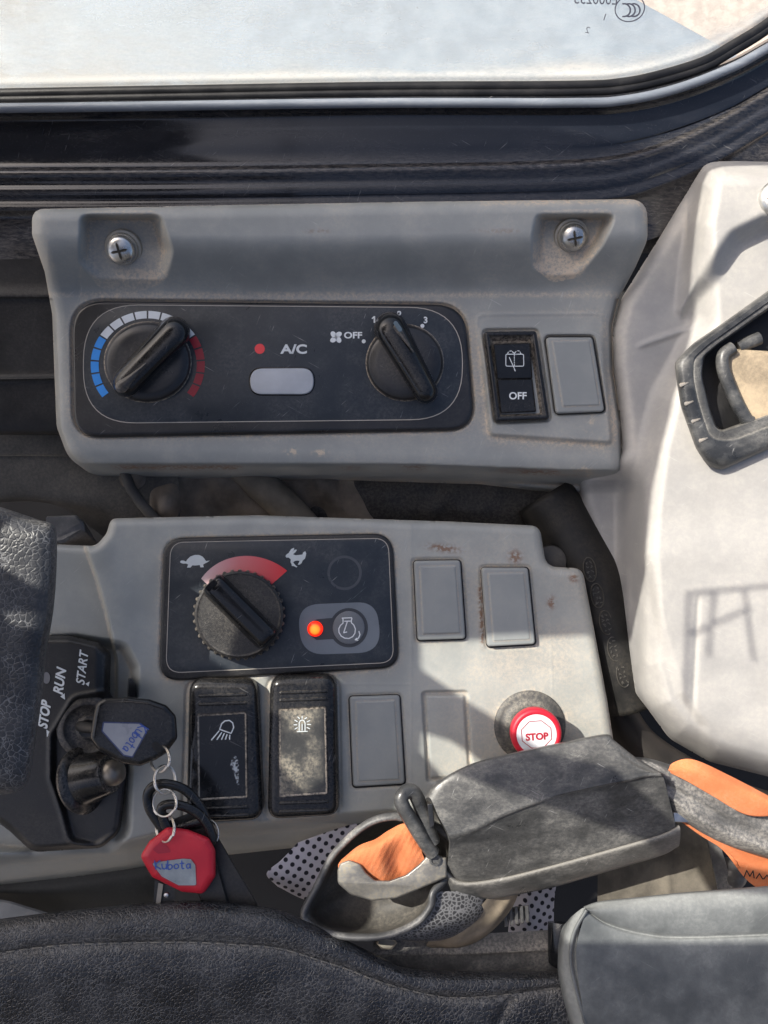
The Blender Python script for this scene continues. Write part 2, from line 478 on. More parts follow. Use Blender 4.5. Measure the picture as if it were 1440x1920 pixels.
M['zinc'] = pmat('zinc_screw', (0.62, 0.62, 0.60), 0.3, dust=0.3, metal=0.9, bump=0.2, mott=0.2, dcol=(0.5, 0.44, 0.33))
M['washer'] = pmat('dusty_washer', (0.42, 0.39, 0.33), 0.5, dust=0.8, metal=0.4, bump=0.3, dcol=(0.42, 0.36, 0.27))
M['leather'] = pmat('black_leather', (0.012, 0.014, 0.019), 0.27, dust=0.16, bump=0.75, bs=900, mott=0.3, crack=(520, 0.09, 0.42), bdist=0.00028, dcol=(0.24, 0.23, 0.21), speck=0.08)
M['worn'] = pmat('worn_armrest_leather', (0.024, 0.026, 0.031), 0.42, dust=0.15, bump=0.7, bs=900, mott=0.3, crack=(400, 0.07, .75), bdist=0.00016, dcol=(0.26, 0.25, 0.23))
M['vinyl'] = pmat('blue_grey_vinyl', (0.075, 0.082, 0.086), 0.45, dust=0.4, ns=(600, 8, .7), soft=.8, bump=0.25, bs=1100, mott=0.2, dcol=(0.26, 0.27, 0.26), speck=0.1, scratch=0.1)
M['seam'] = pmat('grey_thread', (0.20, 0.19, 0.17), 0.8, dust=0.3, bump=0.3)
M['orange'] = pmat('orange_webbing', (0.56, 0.165, 0.06), 0.85, dust=0.4, bump=0.8, bs=2000, mott=0.12, dcol=(0.5, 0.3, 0.18), bdist=0.0004)
M['red'] = pmat('red_plastic', (0.50, 0.012, 0.03), 0.42, dust=0.08, bump=0.15, mott=0.1, dcol=(0.35, 0.15, 0.13))
M['white'] = plain('white_print', (0.66, 0.69, 0.70), 0.5)
M['offwhite'] = plain('pale_print', (0.50, 0.54, 0.55), 0.5)
M['linepr'] = plain('thin_line_print', (0.36, 0.33, 0.29), 0.5)
M['blueprint'] = plain('blue_print', (0.03, 0.26, 0.72), 0.45)
M['redprint'] = plain('dark_red_print', (0.30, 0.012, 0.025), 0.45)
M['button'] = plain('silver_button', (0.40, 0.42, 0.45), 0.4)
M['reddot'] = plain('red_indicator', (0.75, 0.05, 0.055), 0.4)
M['pill'] = plain('blue_grey_print', (0.13, 0.15, 0.175), 0.42)
M['pilldisc'] = plain('grey_disc_print', (0.12, 0.13, 0.145), 0.42)
M['darkring'] = plain('dark_ring_print', (0.03, 0.034, 0.042), 0.42)
M['ink'] = plain('blue_ink', (0.03, 0.08, 0.36), 0.4)
M['bluerim'] = plain('dark_blue_rim', (0.025, 0.04, 0.12), 0.3)
M['sticker'] = pmat('grey_sticker', (0.30, 0.31, 0.34), 0.3, dust=0.25, bump=0.05, mott=0.12)
M['paper'] = plain('white_label', (0.62, 0.63, 0.66), 0.4)
M['beige'] = pmat('beige_cloth', (0.22, 0.18, 0.13), 0.85, dust=0.3, bump=0.4, mott=0.3)
M['brown'] = pmat('brown_dusty_cloth', (0.13, 0.11, 0.09), 0.85, dust=0.4, bump=0.4, mott=0.4, dcol=(0.25, 0.2, 0.15))
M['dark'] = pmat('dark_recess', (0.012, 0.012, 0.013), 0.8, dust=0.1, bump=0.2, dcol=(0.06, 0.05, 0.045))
M['trim'] = pmat('dusty_dark_trim', (0.038, 0.036, 0.034), 0.65, dust=0.5, bump=0.4, mott=0.4, dcol=(0.13, 0.12, 0.10))
M['armgrey'] = pmat('grey_lever_plastic', (0.075, 0.076, 0.078), 0.45, dust=0.75, bump=0.5, bs=900, mott=0.3, dcol=(0.33, 0.31, 0.28))
M['recess'] = pmat('dark_cross_slot', (0.05, 0.042, 0.03), .8, dust=.3, bump=.2)
M['sand'] = pmat('sandy_ground', (0.50, 0.42, 0.36), 0.9, dust=0.4, bump=0.3, bs=60, bdist=0.004, mott=0.15, dcol=(0.58, 0.50, 0.44))
M['engrave'] = plain('embossed_letters', (0.07, 0.065, 0.055), 0.6)

# halftone arc: pale pink to red along the printed sweep
def grad_mat():
    m = plain('red_sweep_print', (0.6, 0.05, 0.06), 0.45); t = m.node_tree
    b = [n for n in t.nodes if n.type == 'BSDF_PRINCIPLED'][0]
    at = N(t, 'ShaderNodeAttribute', attribute_name='g'); cr = N(t, 'ShaderNodeValToRGB')
    cr.color_ramp.elements[0].color = (0.55, 0.42, 0.43, 1); cr.color_ramp.elements[1].color = (0.62, 0.02, 0.03, 1)
    e = cr.color_ramp.elements.new(0.45); e.color = (0.55, 0.16, 0.17, 1)
    t.links.new(at.outputs['Fac'], cr.inputs[0]); t.links.new(cr.outputs[0], b.inputs['Base Color']); return m
M['grad'] = grad_mat()

def dots_mat():
    m = plain('polka_dot_cloth', (0.5, 0.48, 0.52), 0.9); t = m.node_tree; L = t.links.new
    b = [n for n in t.nodes if n.type == 'BSDF_PRINCIPLED'][0]
    tc = N(t, 'ShaderNodeTexCoord'); mp = N(t, 'ShaderNodeMapping'); mp.inputs['Rotation'].default_value = (0, 0, 0.62)
    mp.inputs['Scale'].default_value = (230, 230, 0); L(tc.outputs['Object'], mp.inputs[0])
    fr = N(t, 'ShaderNodeVectorMath', operation='FRACTION'); L(mp.outputs[0], fr.inputs[0])
    sb = N(t, 'ShaderNodeVectorMath', operation='SUBTRACT'); sb.inputs[1].default_value = (0.5, 0.5, 0); L(fr.outputs[0], sb.inputs[0])
    ln = N(t, 'ShaderNodeVectorMath', operation='LENGTH'); L(sb.outputs[0], ln.inputs[0])
    mr = N(t, 'ShaderNodeMapRange'); mr.inputs[1].default_value = 0.24; mr.inputs[2].default_value = 0.30; L(ln.outputs['Value'], mr.inputs[0])
    mx = N(t, 'ShaderNodeMix', data_type='RGBA'); mx.inputs[6].default_value = (0.012, 0.012, 0.02, 1); mx.inputs[7].default_value = (0.50, 0.48, 0.53, 1)
    L(mr.outputs[0], mx.inputs[0]); L(mx.outputs[2], b.inputs['Base Color']); return m
M['dots'] = dots_mat()

def knit_mat():
    m = plain('speckled_rubber_fabric', (0.05, 0.05, 0.055), 0.6); t = m.node_tree; L = t.links.new
    b = [n for n in t.nodes if n.type == 'BSDF_PRINCIPLED'][0]
    tc = N(t, 'ShaderNodeTexCoord'); v = N(t, 'ShaderNodeTexVoronoi', feature='DISTANCE_TO_EDGE'); v.inputs['Scale'].default_value = 520
    L(tc.outputs['Object'], v.inputs['Vector'])
    mr = N(t, 'ShaderNodeMapRange'); mr.inputs[1].default_value = 0.06; mr.inputs[2].default_value = 0.2; L(v.outputs['Distance'], mr.inputs[0])
    mx = N(t, 'ShaderNodeMix', data_type='RGBA'); mx.inputs[6].default_value = (0.13, 0.13, 0.135, 1); mx.inputs[7].default_value = (0.02, 0.02, 0.022, 1)
    L(mr.outputs[0], mx.inputs[0]); L(mx.outputs[2], b.inputs['Base Color']); return m
M['knit'] = knit_mat()

def glass_mat():
    """dusty window pane: clear glass under an uneven film of dried dust, thickest along the bottom edge, plus painted glare at the left"""
    m = bpy.data.materials.new('dusty_glass'); m.use_nodes = True; t = m.node_tree; t.nodes.clear(); L = t.links.new
    out = N(t, 'ShaderNodeOutputMaterial'); tr = N(t, 'ShaderNodeBsdfTransparent'); tr.inputs[0].default_value = (0.86, 0.9, 0.9, 1)
    gl = N(t, 'ShaderNodeBsdfGlossy'); gl.inputs['Roughness'].default_value = 0.05
    df = N(t, 'ShaderNodeBsdfDiffuse'); df.inputs[0].default_value = (0.74, 0.73, 0.68, 1)
    at = N(t, 'ShaderNodeAttribute', attribute_name='dust'); tc = N(t, 'ShaderNodeTexCoord')
    n1 = N(t, 'ShaderNodeTexNoise'); n1.inputs['Scale'].default_value = 40; n1.inputs['Detail'].default_value = 8
    mp = N(t, 'ShaderNodeMapping'); mp.inputs['Scale'].default_value = (0.4, 1.2, 1); L(tc.outputs['Object'], mp.inputs[0]); L(mp.outputs[0], n1.inputs['Vector'])
    mr = N(t, 'ShaderNodeMapRange'); mr.inputs[1].default_value = .3; mr.inputs[2].default_value = .7; mr.inputs[3].default_value = 0.55; mr.inputs[4].default_value = 1.25; L(n1.outputs['Fac'], mr.inputs[0])
    n2 = N(t, 'ShaderNodeTexNoise'); n2.inputs['Scale'].default_value = 420; n2.inputs['Detail'].default_value = 9; n2.inputs['Roughness'].default_value = .75
    mp2 = N(t, 'ShaderNodeMapping'); mp2.inputs['Scale'].default_value = (.35, 1, 1); L(tc.outputs['Object'], mp2.inputs[0]); L(mp2.outputs[0], n2.inputs['Vector'])
    mr2 = N(t, 'ShaderNodeMapRange'); mr2.inputs[1].default_value = .35; mr2.inputs[2].default_value = .68; mr2.inputs[3].default_value = 0.65; mr2.inputs[4].default_value = 1.35; L(n2.outputs['Fac'], mr2.inputs[0])
    mq = N(t, 'ShaderNodeMath', operation='MULTIPLY'); L(mr.outputs[0], mq.inputs[0]); L(mr2.outputs[0], mq.inputs[1]); mr = mq
    mu = N(t, 'ShaderNodeMath', operation='MULTIPLY', use_clamp=True); L(at.outputs['Fac'], mu.inputs[0]); L(mr.outputs[0], mu.inputs[1])
    m1 = N(t, 'ShaderNodeMixShader'); m1.inputs[0].default_value = 0.06; L(tr.outputs[0], m1.inputs[1]); L(gl.outputs[0], m1.inputs[2])
    m2 = N(t, 'ShaderNodeMixShader'); L(mu.outputs[0], m2.inputs[0]); L(m1.outputs[0], m2.inputs[1]); L(df.outputs[0], m2.inputs[2])
    L(m2.outputs[0], out.inputs[0]); return m
M['glass'] = glass_mat()

# ------------------------------------------------------------------ the setting
def rectsheet(name, x0, y0, x1, y1, z, mat, **k):
    V = [(x0, y0, z), (x1, y0, z), (x1, y1, z), (x0, y1, z)]
    o = mk(name, V, [(0, 1, 2, 3)], mat, smooth=0); return o
gnd = rectsheet('ground', -60, -60, 60, 60, -1.4, M['sand']); tag(gnd, kind='structure')
# floor of the cab, seen only as darkness in the gaps
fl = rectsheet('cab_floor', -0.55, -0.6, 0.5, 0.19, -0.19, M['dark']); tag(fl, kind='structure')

# far side of the cab and its ceiling, behind and above the viewer
bk = loft('cab_rear_wall', [([(-3600, 4300), (4800, 4300), (4800, 4500), (-3600, 4500)], -704), ([(-3600, 4300), (4800, 4300), (4800, 4500), (-3600, 4500)], 4200)], M['trim'], None, fixed=0, smooth=0); tag(bk, kind='structure')

# added sun blocker, unseen: openings shaped to leave the sun patches on the consoles
def occluder():
    zt = 0.38
    def proj(pts):
        o = []
        for (x, y) in pts:
            w = Vector(W(x, y, 70 if x > 1165 and y < 1500 else 20 if y < 400 else 125 if (y > 1500 and x > 700) else 60 if y > 1510 else -28)); t = (zt - w.z) / sv.z; q = w + sv * t; o.append(Vector((q.x, q.y, 0)))
        return o
    outer = proj([(-1000, 215), (1000, 215), (1290, 215), (1575, 170), (1575, 2150), (-1000, 2150)])
    holes = [
        [(1262, 560), (1285, 400), (1300, 290), (1555, 235), (1555, 1640), (1500, 1640), (1290, 1590), (1190, 1460), (1120, 1460), (1020, 1400), (900, 1330), (800, 1262), (776, 1245), (776, 1195), (1165, 1180), (1185, 1050), (1200, 900), (1240, 760)],
        [(318, 1185), (340, 1112), (395, 1085), (470, 1150), (500, 1190), (478, 1250), (500, 1272), (638, 1266), (640, 1470), (600, 1500), (545, 1430), (555, 1350), (430, 1312), (350, 1290), (340, 1270), (440, 1262)],
        [(780, 1365), (830, 1380), (905, 1430), (905, 1470), (1180, 1560), (1240, 1660), (1555, 1690), (1555, 1775), (1120, 1775), (900, 1700), (640, 1780), (600, 1600), (740, 1480), (840, 1500), (810, 1440), (775, 1400)],
    ]
    loops = [outer] + [proj(h) for h in holes]
    V = []; 
    for l in loops: V += l
    tris = tessellate_polygon(loops); n = len(V)
    VV = [(v.x, v.y, zt) for v in V] + [(v.x, v.y, zt + 0.004) for v in V]
    F = [tuple(t) for t in tris] + [tuple(k + n for k in t[::-1]) for t in tris]
    for (a, c, w) in (((1305, 1122), (1298, 1330), 2.8), ((1300, 1124), (1558, 1100), 2.8), ((1352, 1122), (1340, 1240), 2.2), ((1408, 1116), (1425, 1250), 2), ((1306, 1200), (1420, 1150), 1.8)):  # thin bars added to cast the grid of shadow lines
        A, C = Vector(a), Vector(c); d_ = (C - A).normalized(); n_ = Vector((-d_.y, d_.x)) * w / 2
        q = proj([tuple(A + n_), tuple(C + n_), tuple(C - n_), tuple(A - n_)]); k0 = len(VV)
        VV += [(v.x, v.y, zt - .001) for v in q] + [(v.x, v.y, zt - .003) for v in q]
        F += [(k0, k0 + 1, k0 + 2, k0 + 3), (k0 + 7, k0 + 6, k0 + 5, k0 + 4)] + [(k0 + i, k0 + (i + 1) % 4, k0 + 4 + (i + 1) % 4, k0 + 4 + i) for i in range(4)]
    b = 0
    for l in loops:
        m = len(l)
        for i in range(m): F.append((b + i, b + (i + 1) % m, b + (i + 1) % m + n, b + i + n))
        b += m
    o = mk('sun_occluder', VV, F, M['trim'], smooth=0, origin=(0, 0, zt)); tag(o, kind='structure')
occluder()

# ------------------------------------------------------------------ cab side wall under the window
M['lip'] = pmat('grey_blue_highlight', (0.16, 0.18, 0.21), 0.3, dust=.3, bump=.1, scratch=.3, stretch=(.3, 2, 1), dcol=(.4, .4, .4))  # lighter tone paints the highlight along the wall's rounded lip
def wall():
    T = thing('cab_side_wall', 'glossy dark navy painted cab wall with pressed ridges running under the side window', 'wall', (700, 260, 0))
    top = [(-60, 192), (360, 186), (720, 181), (1070, 181), (1170, 176), (1270, 154), (1370, 116), (1440, 78), (1560, 10)]
    bot = [(-60, 318), (360, 316), (720, 311), (1000, 306), (1150, 296), (1250, 268), (1350, 222), (1440, 168), (1560, 100)]
    def row(base, dy, z, k=0.0): return [(x, y + dy + (k * max(0, x - 1150) / 100), z) for x, y in base]
    rows = [row(top, -6, 10), row(top, -1, 26), row(top, 6, 33), row(top, 13, 30), row(top, 22, 14, 1), row(top, 32, 4, 1), row(top, 42, 0, 1), row(top, 85, -4),
            row(bot, -22, -7), row(bot, -6, -6), row(bot, 3, 0), row(bot, 9, 1), row(bot, 16, -2), row(bot, 28, -6), row(bot, 38, -4), row(bot, 46, -5), row(bot, 52, -7), row(bot, 58, -9), row(bot, 66, -8), row(bot, 76, -8), row(bot, 90, -18), row(bot, 130, -30), row(bot, 170, -36)]
    d = [0, 0.1, 0.1, 0.1, 0.2, 0.1, 0, 0, 0, 0.2, 0.5, 0.4, 0.2, 0.1, 0.1, 0.1, 0, 0.1, 0.1, 0.1, 0.3, 0.4, 0.4]
    sheet('pressed_panel', rows, M['navy'], T, nu=120, nv=5, dust=d, smooth=180)
    tube('edge_highlight', [(x, y + 12, 30) for x, y, *_ in spline([(a, b, 0) for a, b in top], 10)], 8.5, M['lip'], T, n=14)
    # dark lower part, left of the console
    rows = [[(-60, 470, -34), (60, 470, -34), (300, 470, -34)], [(-60, 530, -40), (60, 530, -40), (300, 530, -40)], [(-60, 555, -36), (60, 556, -36), (300, 556, -36)],
            [(-60, 570, -46), (60, 570, -46), (300, 570, -46)], [(-60, 690, -56), (60, 690, -56), (300, 690, -56)], [(-60, 712, -50), (60, 710, -50), (300, 706, -50)],
            [(-60, 722, -58), (60, 720, -58), (300, 718, -58)], [(-60, 806, -70), (60, 806, -70), (300, 806, -70)], [(-60, 815, -95), (60, 815, -95), (300, 815, -95)]]
    sheet('lower_panel', rows, M['rubber'], T, nu=30, nv=6, dust=[0, .1, .5, .2, 0, .4, .2, 0, 0], smooth=180)
    # right end behind the cover
    rows = [[(1150, 385, -40), (1300, 330, -40), (1500, 240, -40)], [(1170, 440, -50), (1300, 420, -50), (1500, 400, -50)], [(1170, 475, -60), (1250, 475, -60), (1500, 475, -60)]]
    sheet('corner_panel', rows, M['trim'], T, nu=20, nv=6, dust=[.6, .7, .5], smooth=180)
    tag(T.children[-1], 'dusty lower corner of the wall')
wall()

def window():
    T = thing('side_window', 'dusty window pane with a curved lower right corner in a black rubber seal', 'window', (720, 160, 30))
    edge = [(-80, 172), (360, 164), (720, 158), (1070, 156), (1170, 150), (1245, 134), (1320, 110), (1370, 82), (1440, 38), (1520, -30)]
    e = [(x, y, 22) for x, y in edge]
    def up(dy, z): return [(x, y - dy, z) for x, y in edge]
    rows = [up(-6, 18), up(4, 22), up(14, 28), up(28, 34), up(60, 50), up(110, 75), up(200, 120), up(330, 180)]
    o = sheet('glass_pane', rows, M['glass'], T, nu=140, nv=10, smooth=180)
    me = o.data; V = np.zeros(len(me.vertices) * 3); me.vertices.foreach_get('co', V); V = V.reshape(-1, 3) + np.array(T.location)
    z = V[:, 2] / S; k = (H - z) / H; px = V[:, 0] / S / k + 720; py = 960 - V[:, 1] / S / k
    ey = np.interp(px, [p[0] for p in edge], [p[1] for p in edge]); dd = ey - py
    wob = 8 * noise2(px, py, 40, 3) + 10 * noise2(px, py, 90, 5)
    big = 45 * np.exp(-((px - 1130) / 170) ** 2) * (0.4 + 0.6 * noise2(px, py, 60, 9))
    st = noise2(px * .25, py * 1.6, 14, 12) * noise2(px, py, 70, 13)
    D = 0.85 * (1 - sstep(12, 26 + wob + big * 1.0, dd)) + 0.14 + 0.10 * noise2(px, py, 220, 2) + .35 * st * np.exp(-np.maximum(dd - 30, 0) / 60) + 0.5 * np.clip(1 - px / 620, 0, 1) ** 1.3  # left end whitened to paint in sun glare; the rest is dust
    a = me.attributes['dust']; a.data.foreach_set('value', np.clip(D, 0, 0.97).astype(np.float32))
    # seal: two lips of black rubber
    for nm, dy, z, r, n in (('rubber_seal', 5, 26, 9, 10), ('rubber_lip', 17, 24, 8, 10)):
        tube(nm, [(x, y + dy, z) for x, y, _ in spline(e, 10)], r, M['rubber'], T, n=n)
    # printed approval mark, seen from behind
    def zp(x, y):
        ey = np.interp(x, [p[0] for p in edge], [p[1] for p in edge]); d = ey - y
        return np.interp(d, [-6, 4, 14, 28, 60, 110, 200, 330], [18, 22, 28, 34, 50, 75, 120, 180]) + 3
    gm = plain('grey_glass_print', (0.10, 0.10, 0.13), 0.5)
    mk_ = text('printed_mark', 'E000233', 1117, -2, 20, zp, gm, T, w=80, mirror=True, bold=0.0, rot=0.03)
    text('printed_digit', '1', 1134, 32, 13, zp, gm, T, mirror=True, rot=0.3, bold=-0.005)
    text('printed_digit', '2', 1102, 56, 12, zp, gm, T, mirror=True, rot=0.2, bold=-0.005)
    def arc(cx, cy, rx, ry, a0, a1, n=14): return [(cx + rx * math.cos(math.radians(a0 + (a1 - a0) * i / n)), cy + ry * math.sin(math.radians(a0 + (a1 - a0) * i / n))) for i in range(n + 1)]
    strokes('printed_oval', [[p for p in ell(1181, 16, 28, 24, 40, rot=-0.35)] + [ell(1181, 16, 28, 24, 40, rot=-0.35)[0]]], 2.2, zp, gm, T)
    strokes('printed_letters', [arc(1170 + 9 * k, 19, 12, 12, -100, 100) for k in range(3)], 3, zp, gm, T)
window()

# grey textured cover plate of the machine outside the glass
def outside():
    o = loft('outer_cover', [([(-2600, -1300), (600, -1300), (1178, -8), (1330, 75), (1420, 125), (1420, 330), (-2600, 330)], -400), ([(-2600, -1300), (600, -1300), (1180, -8), (1332, 78), (1420, 128), (1420, 330), (-2600, 330)], -385)], pmat('grained_grey_steel', (0.27, 0.31, 0.36), 0.5, dust=0.3, bump=0.6, bs=1500, mott=0.1, dcol=(0.4, 0.4, 0.4)), None, smooth=30)
    return o
oc = outside(); tag(oc, 'pale grey grained cover plate of the machine seen through the dusty window', 'cover plate')

# ------------------------------------------------------------------ upper (climate) console
ZL_ = -30
DUST_RINGS = []
def upper():
    T = thing('climate_console', 'grey plastic console under the window with two dial knobs and a black control plate', 'control panel', (640, 680, -40))
    outl = rpoly([(60, 392), (400, 385), (800, 378), (1214, 373), (1214, 450), (1192, 500), (1160, 560), (1148, 610), (1150, 700), (1166, 800), (1168, 880), (1135, 930), (1060, 927), (900, 908), (600, 899), (300, 900), (180, 896), (128, 858), (106, 800), (102, 700), (98, 590), (84, 510), (60, 440)],
                 [38, 200, 200, 36, 60, 60, 60, 60, 60, 60, 50, 40, 100, 200, 200, 100, 60, 60, 60, 80, 80, 60, 30], 6)
    plate = rpoly([(133, 562), (872, 570), (892, 806), (137, 820)], [62, 62, 50, 50], 8)
    plateau = rpoly([(893, 590), (1128, 588), (1150, 834), (917, 818)], 14)
    pocL = rpoly([(152, 395), (298, 395), (322, 470), (312, 528), (250, 552), (185, 540), (150, 490)], 26)
    pocR = rpoly([(1008, 395), (1160, 390), (1128, 460), (1085, 520), (1035, 530), (998, 500), (1000, 440)], 22)
    capU = rpoly([(1024, 632), (1111, 632), (1134, 771), (1043, 775)], 7); rkU = rpoly([(907, 621), (1006, 620), (1031, 787), (929, 791)], 7)
    ringc = [((277, 680), 88, 80), ((759, 680), 80, 77)]
    def zf(X, Y, d):
        yb = 552 + 6 * np.sin(X / 300)
        back = 78 * sstep(0, 1, (yb - Y) / 118) ** 0.9
        back = np.where(Y > yb, 0, back)
        # left and right cheeks lean out with the back wall
        z = back
        cheek = np.clip((150 - X) / 60, 0, 1) * sstep(640, 470, Y) * 26
        z = z + cheek * (1 - back / 90)
        # screw pockets
        for P, zp in ((pocL, 16), (pocR, 16)):
            s = sdf(X, Y, P)
            m = 1 - sstep(-20, 5, s)
            floor = zp + (540 - Y) * 0.10
            m = m * sstep(398, 414, Y)
            z = z * (1 - m) + np.minimum(z, floor) * m
        # lower edge rolls over
        low = np.clip((Y - (838 + (X - 150) * 0.02)) / 34, 0, 1)
        z = z - 10 * low ** 2 
        wallm = np.clip((Y - (869 + 12 * sstep(700, 1150, X))) / 30, 0, 1)
        z = z - 115 * wallm
        # raised field round the rocker switch
        s = sdf(X, Y, plateau); z = z + 9 * (1 - sstep(-7, 2, s)) * sstep(585, 700, Y) + 1.2 * np.exp(-(s / 3) ** 2)
        # groove the black plate sits in
        s = sdf(X, Y, plate); z = z - 7 * (1 - sstep(-2, 5, s))
        s = sdf(X, Y, capU); z = z - 8 * np.exp(-((s - 1.0) / 2.6) ** 2)
        s = sdf(X, Y, rkU); z = z - 8 * np.exp(-((s - 1.0) / 2.6) ** 2)
        # outer fillet and side wall
        r = 26.0; t = np.clip((r + d) / r, 0, 1)
        z = z - r * (1 - np.sqrt(np.clip(1 - t * t, 0, 1))) * 0.9
        z = z - np.where((Y > 560) & (d > -7), (7 + d) * 3.0, 0)
        return z + 0.5 * noise2(X, Y, 60, 4)
    def df(X, Y, d):
        n = noise2(X, Y, 26, 8) * 0.6 + noise2(X, Y, 9, 9) * 0.5
        s = sdf(X, Y, plate); D = 1.25 * np.exp(-np.maximum(0, s) / 5) * (s > -4) * (0.35 + n * 0.8)
        s = sdf(X, Y, plateau); D += 0.95 * np.exp(-np.abs(s - 4) / 7) * n * sstep(560, 800, Y + (X - 900) * 0.3)
        s = sdf(X, Y, pocR); D += 0.9 * (s < 0) * sstep(440, 505, Y) * n * 1.3 + 0.25 * (s < 0)
        s = sdf(X, Y, pocL); D += 0.8 * (s < 0) * np.exp(-((Y - 517) / 12) ** 2) * n * np.exp(-((X - 262) / 40) ** 2) * 1.8 + 0.22 * (s < 0)
        D += 1.6 * sstep(0.35, .6, noise2(X, Y, 6, 3)) * (np.exp(-(((X - 548) / 12) ** 2 + ((Y - 848) / 6) ** 2)) + np.exp(-(((X - 599) / 11) ** 2 + ((Y - 849) / 5) ** 2)) + .5 * np.exp(-(((X - 1095) / 14) ** 2 + ((Y - 885) / 9) ** 2)) + .4 * np.exp(-(((X - 1105) / 9) ** 2 + ((Y - 790) / 22) ** 2)))
        D += 0.35 * np.exp(-((Y - 553) / 5) ** 2) * n * 1.6
        D += 0.5 * np.exp(-((d + 4) / 5) ** 2) * (Y < 420) * (X > 900) * n * 1.5
        return D
    def stf(X, Y):
        ye = 876 + 12 * sstep(700, 1150, X)
        D = .95 * np.exp(-((Y - ye) / 5) ** 2) * sstep(.45, .75, noise2(X, Y * 3, 60, 21)) * (X > 200)
        return D + .5 * np.exp(-((Y - 433) / 4) ** 2) * sstep(.5, .8, noise2(X, Y, 50, 23)) * (X > 330) * (X < 980)
    relief('housing', outl, zf, 2.0, M['grey'], T, df, conc=0.35, stainf=stf)
    # black plate with its printed face
    b = slab('control_plate', plate, -8, 9, M['black'], T, r=8, seg=5, dust=(1, 0))
    face = rpoly([(157, 571), (867, 577), (867, 786), (156, 794)], [103, 103, 98, 98], 12)
    slab('printed_face', face, 8, 10.2, M['face'], b, r=1, seg=2, dust=(0, 0))
    strokes('border_line', [face + [face[0]]], 1.6, 10.6, M['linepr'], b)
    cx, cy = 277, 684
    def seg(a0, a1, r0=(92, 87), r1=(107, 101)):
        o = []
        for i in range(7):
            a = math.radians(a0 + (a1 - a0) * i / 6); o.append((cx + r1[0] * math.cos(a), cy - r1[1] * math.sin(a)))
        for i in range(7):
            a = math.radians(a1 + (a0 - a1) * i / 6); o.append((cx + r0[0] * math.cos(a), cy - r0[1] * math.sin(a)))
        return o
    A = [218 - 14.2 * k for k in range(19)]
    for nm, r0, r1, mt in (('cold_scale', 0, 5, 'blueprint'), ('neutral_scale', 5, 13, 'white'), ('hot_scale', 13, 18, 'redprint')):
        flat(nm, [seg(A[k] - 0.9, A[k + 1] + 0.9) for k in range(r0, r1)], 10.7, M[mt], b)
    flat('indicator_dot', [ell(487, 654, 9.5, 9.5, 24)], 10.8, M['reddot'], b)
    text('lettering', 'A/C', 550.5, 654.5, 18, 10.8, M['white'], b, w=50, bold=0.035)
    text('lettering', 'OFF', 662, 628.5, 12.5, 10.8, M['white'], b, w=34, bold=0.03)
    text('lettering', '1', 702, 599, 12.5, 10.8, M['white'], b, bold=0.035)
    text('lettering', '2', 749, 589, 12.5, 10.8, M['white'], b, bold=0.035)
    text('lettering', '3', 798, 600, 12.5, 10.8, M['white'], b, bold=0.035)
    strokes('lettering', [[(698, 597), (701.5, 594)]], 2.4, 10.85, M['white'], b)
    flat('position_dots', [ell(x, y, 3.8, 3.8, 14) for x, y in ((682, 640), (710, 611), (792, 611))], 10.8, M['white'], b)
    fan = []
    for k in range(4):
        a = math.radians(45 + 90 * k); c = (630 + 7 * math.cos(a), 632 + 7 * math.sin(a)); fan.append(ell(c[0], c[1], 6.3, 4.8, 16, rot=a + 0.25))
    flat('fan_symbol', fan + [ell(630, 632, 2.5, 2.5, 8)], 10.8, M['white'], b)
    st = rpoly([(469, 691), (588, 690), (588, 739), (469, 739)], 24, 8)
    slab('groove_ring', inset(st, -3), 9, 10.9, M['gloss'], b, r=1, seg=2, dust=(0, 0))
    btn = slab('push_button', st, 10, 14, M['button'], T, r=2, seg=3, dust=(0, 0)); tag(btn, 'silver oval push button')
    # knobs
    def knob(cx, cy, rx, ry, a, b_, hz, top):
        k = loft('knob', [(ell(cx, cy, rx + 3, ry + 3), 9), (ell(cx, cy, rx + 2, ry + 2), 12), (ell(cx, cy, rx, ry), 14), (ell(cx, cy, rx - 1, ry - 1), 22), (ell(cx, cy, rx - 5, ry - 5), 26), (ell(cx, cy, rx - 20, ry - 20), 28), (ell(cx, cy, rx - 50, ry - 50), 30)],
                 M['black'], T, dust=[4, 3, .6, 0, 0, 0, .3], smooth=60)
        ua = Vector(a); ub = Vector(b_); d = (ub - ua).normalized()
        # grip bar: widest at its foot, crowned at the top, the two ends rounded
        L = []
        for (z, w, ext) in ((20, 28, 3), (34, 27, 2), (50, 25, 1), (60, 23, 0), (66, 19, -2), (70, 12, -8), (71.5, 5, -14)):
            L.append((capsule(ua - d * ext * 0.4, ub + d * ext * 0.4, w * top[0], w * top[1]), z))
        g = loft('grip', L, M['gloss'], k, smooth=75, dust=[1, .2, 0, 0, 0, .05, .1])
        return k, g
    k, g = knob(277, 679, 80, 74, (238, 716), (325, 625), 60, (1.0, 1.12)); tag(k, 'temperature knob turned towards warm')
    loft('pointer', [(capsule((228, 725), (275, 680), 12, 2), 69), (capsule((230, 723), (272, 683), 8, 1), 73.5), (capsule((232, 721), (268, 687), 4, 0.5), 75)], M['black'], k, dust=[1, .6, .2], smooth=70)
    k, g = knob(759, 680, 71, 70, (798, 733), (733, 617), 60, (.82, 1.12)); tag(k, 'fan speed knob pointing to position 2')
    loft('pointer', [(capsule((744, 614), (775, 660), 6.5, 1), 72), (capsule((745, 615), (773, 657), 4, .7), 74)], M['black'], k, dust=[.8, .4])
    loft('pointer_window', [(capsule((742, 606), (750, 618), 4.5, 4.5), 73), (capsule((742, 606), (750, 618), 4, 4), 75.5)], plain('blue_grey_window', (0.10, 0.14, 0.17), 0.15), k)
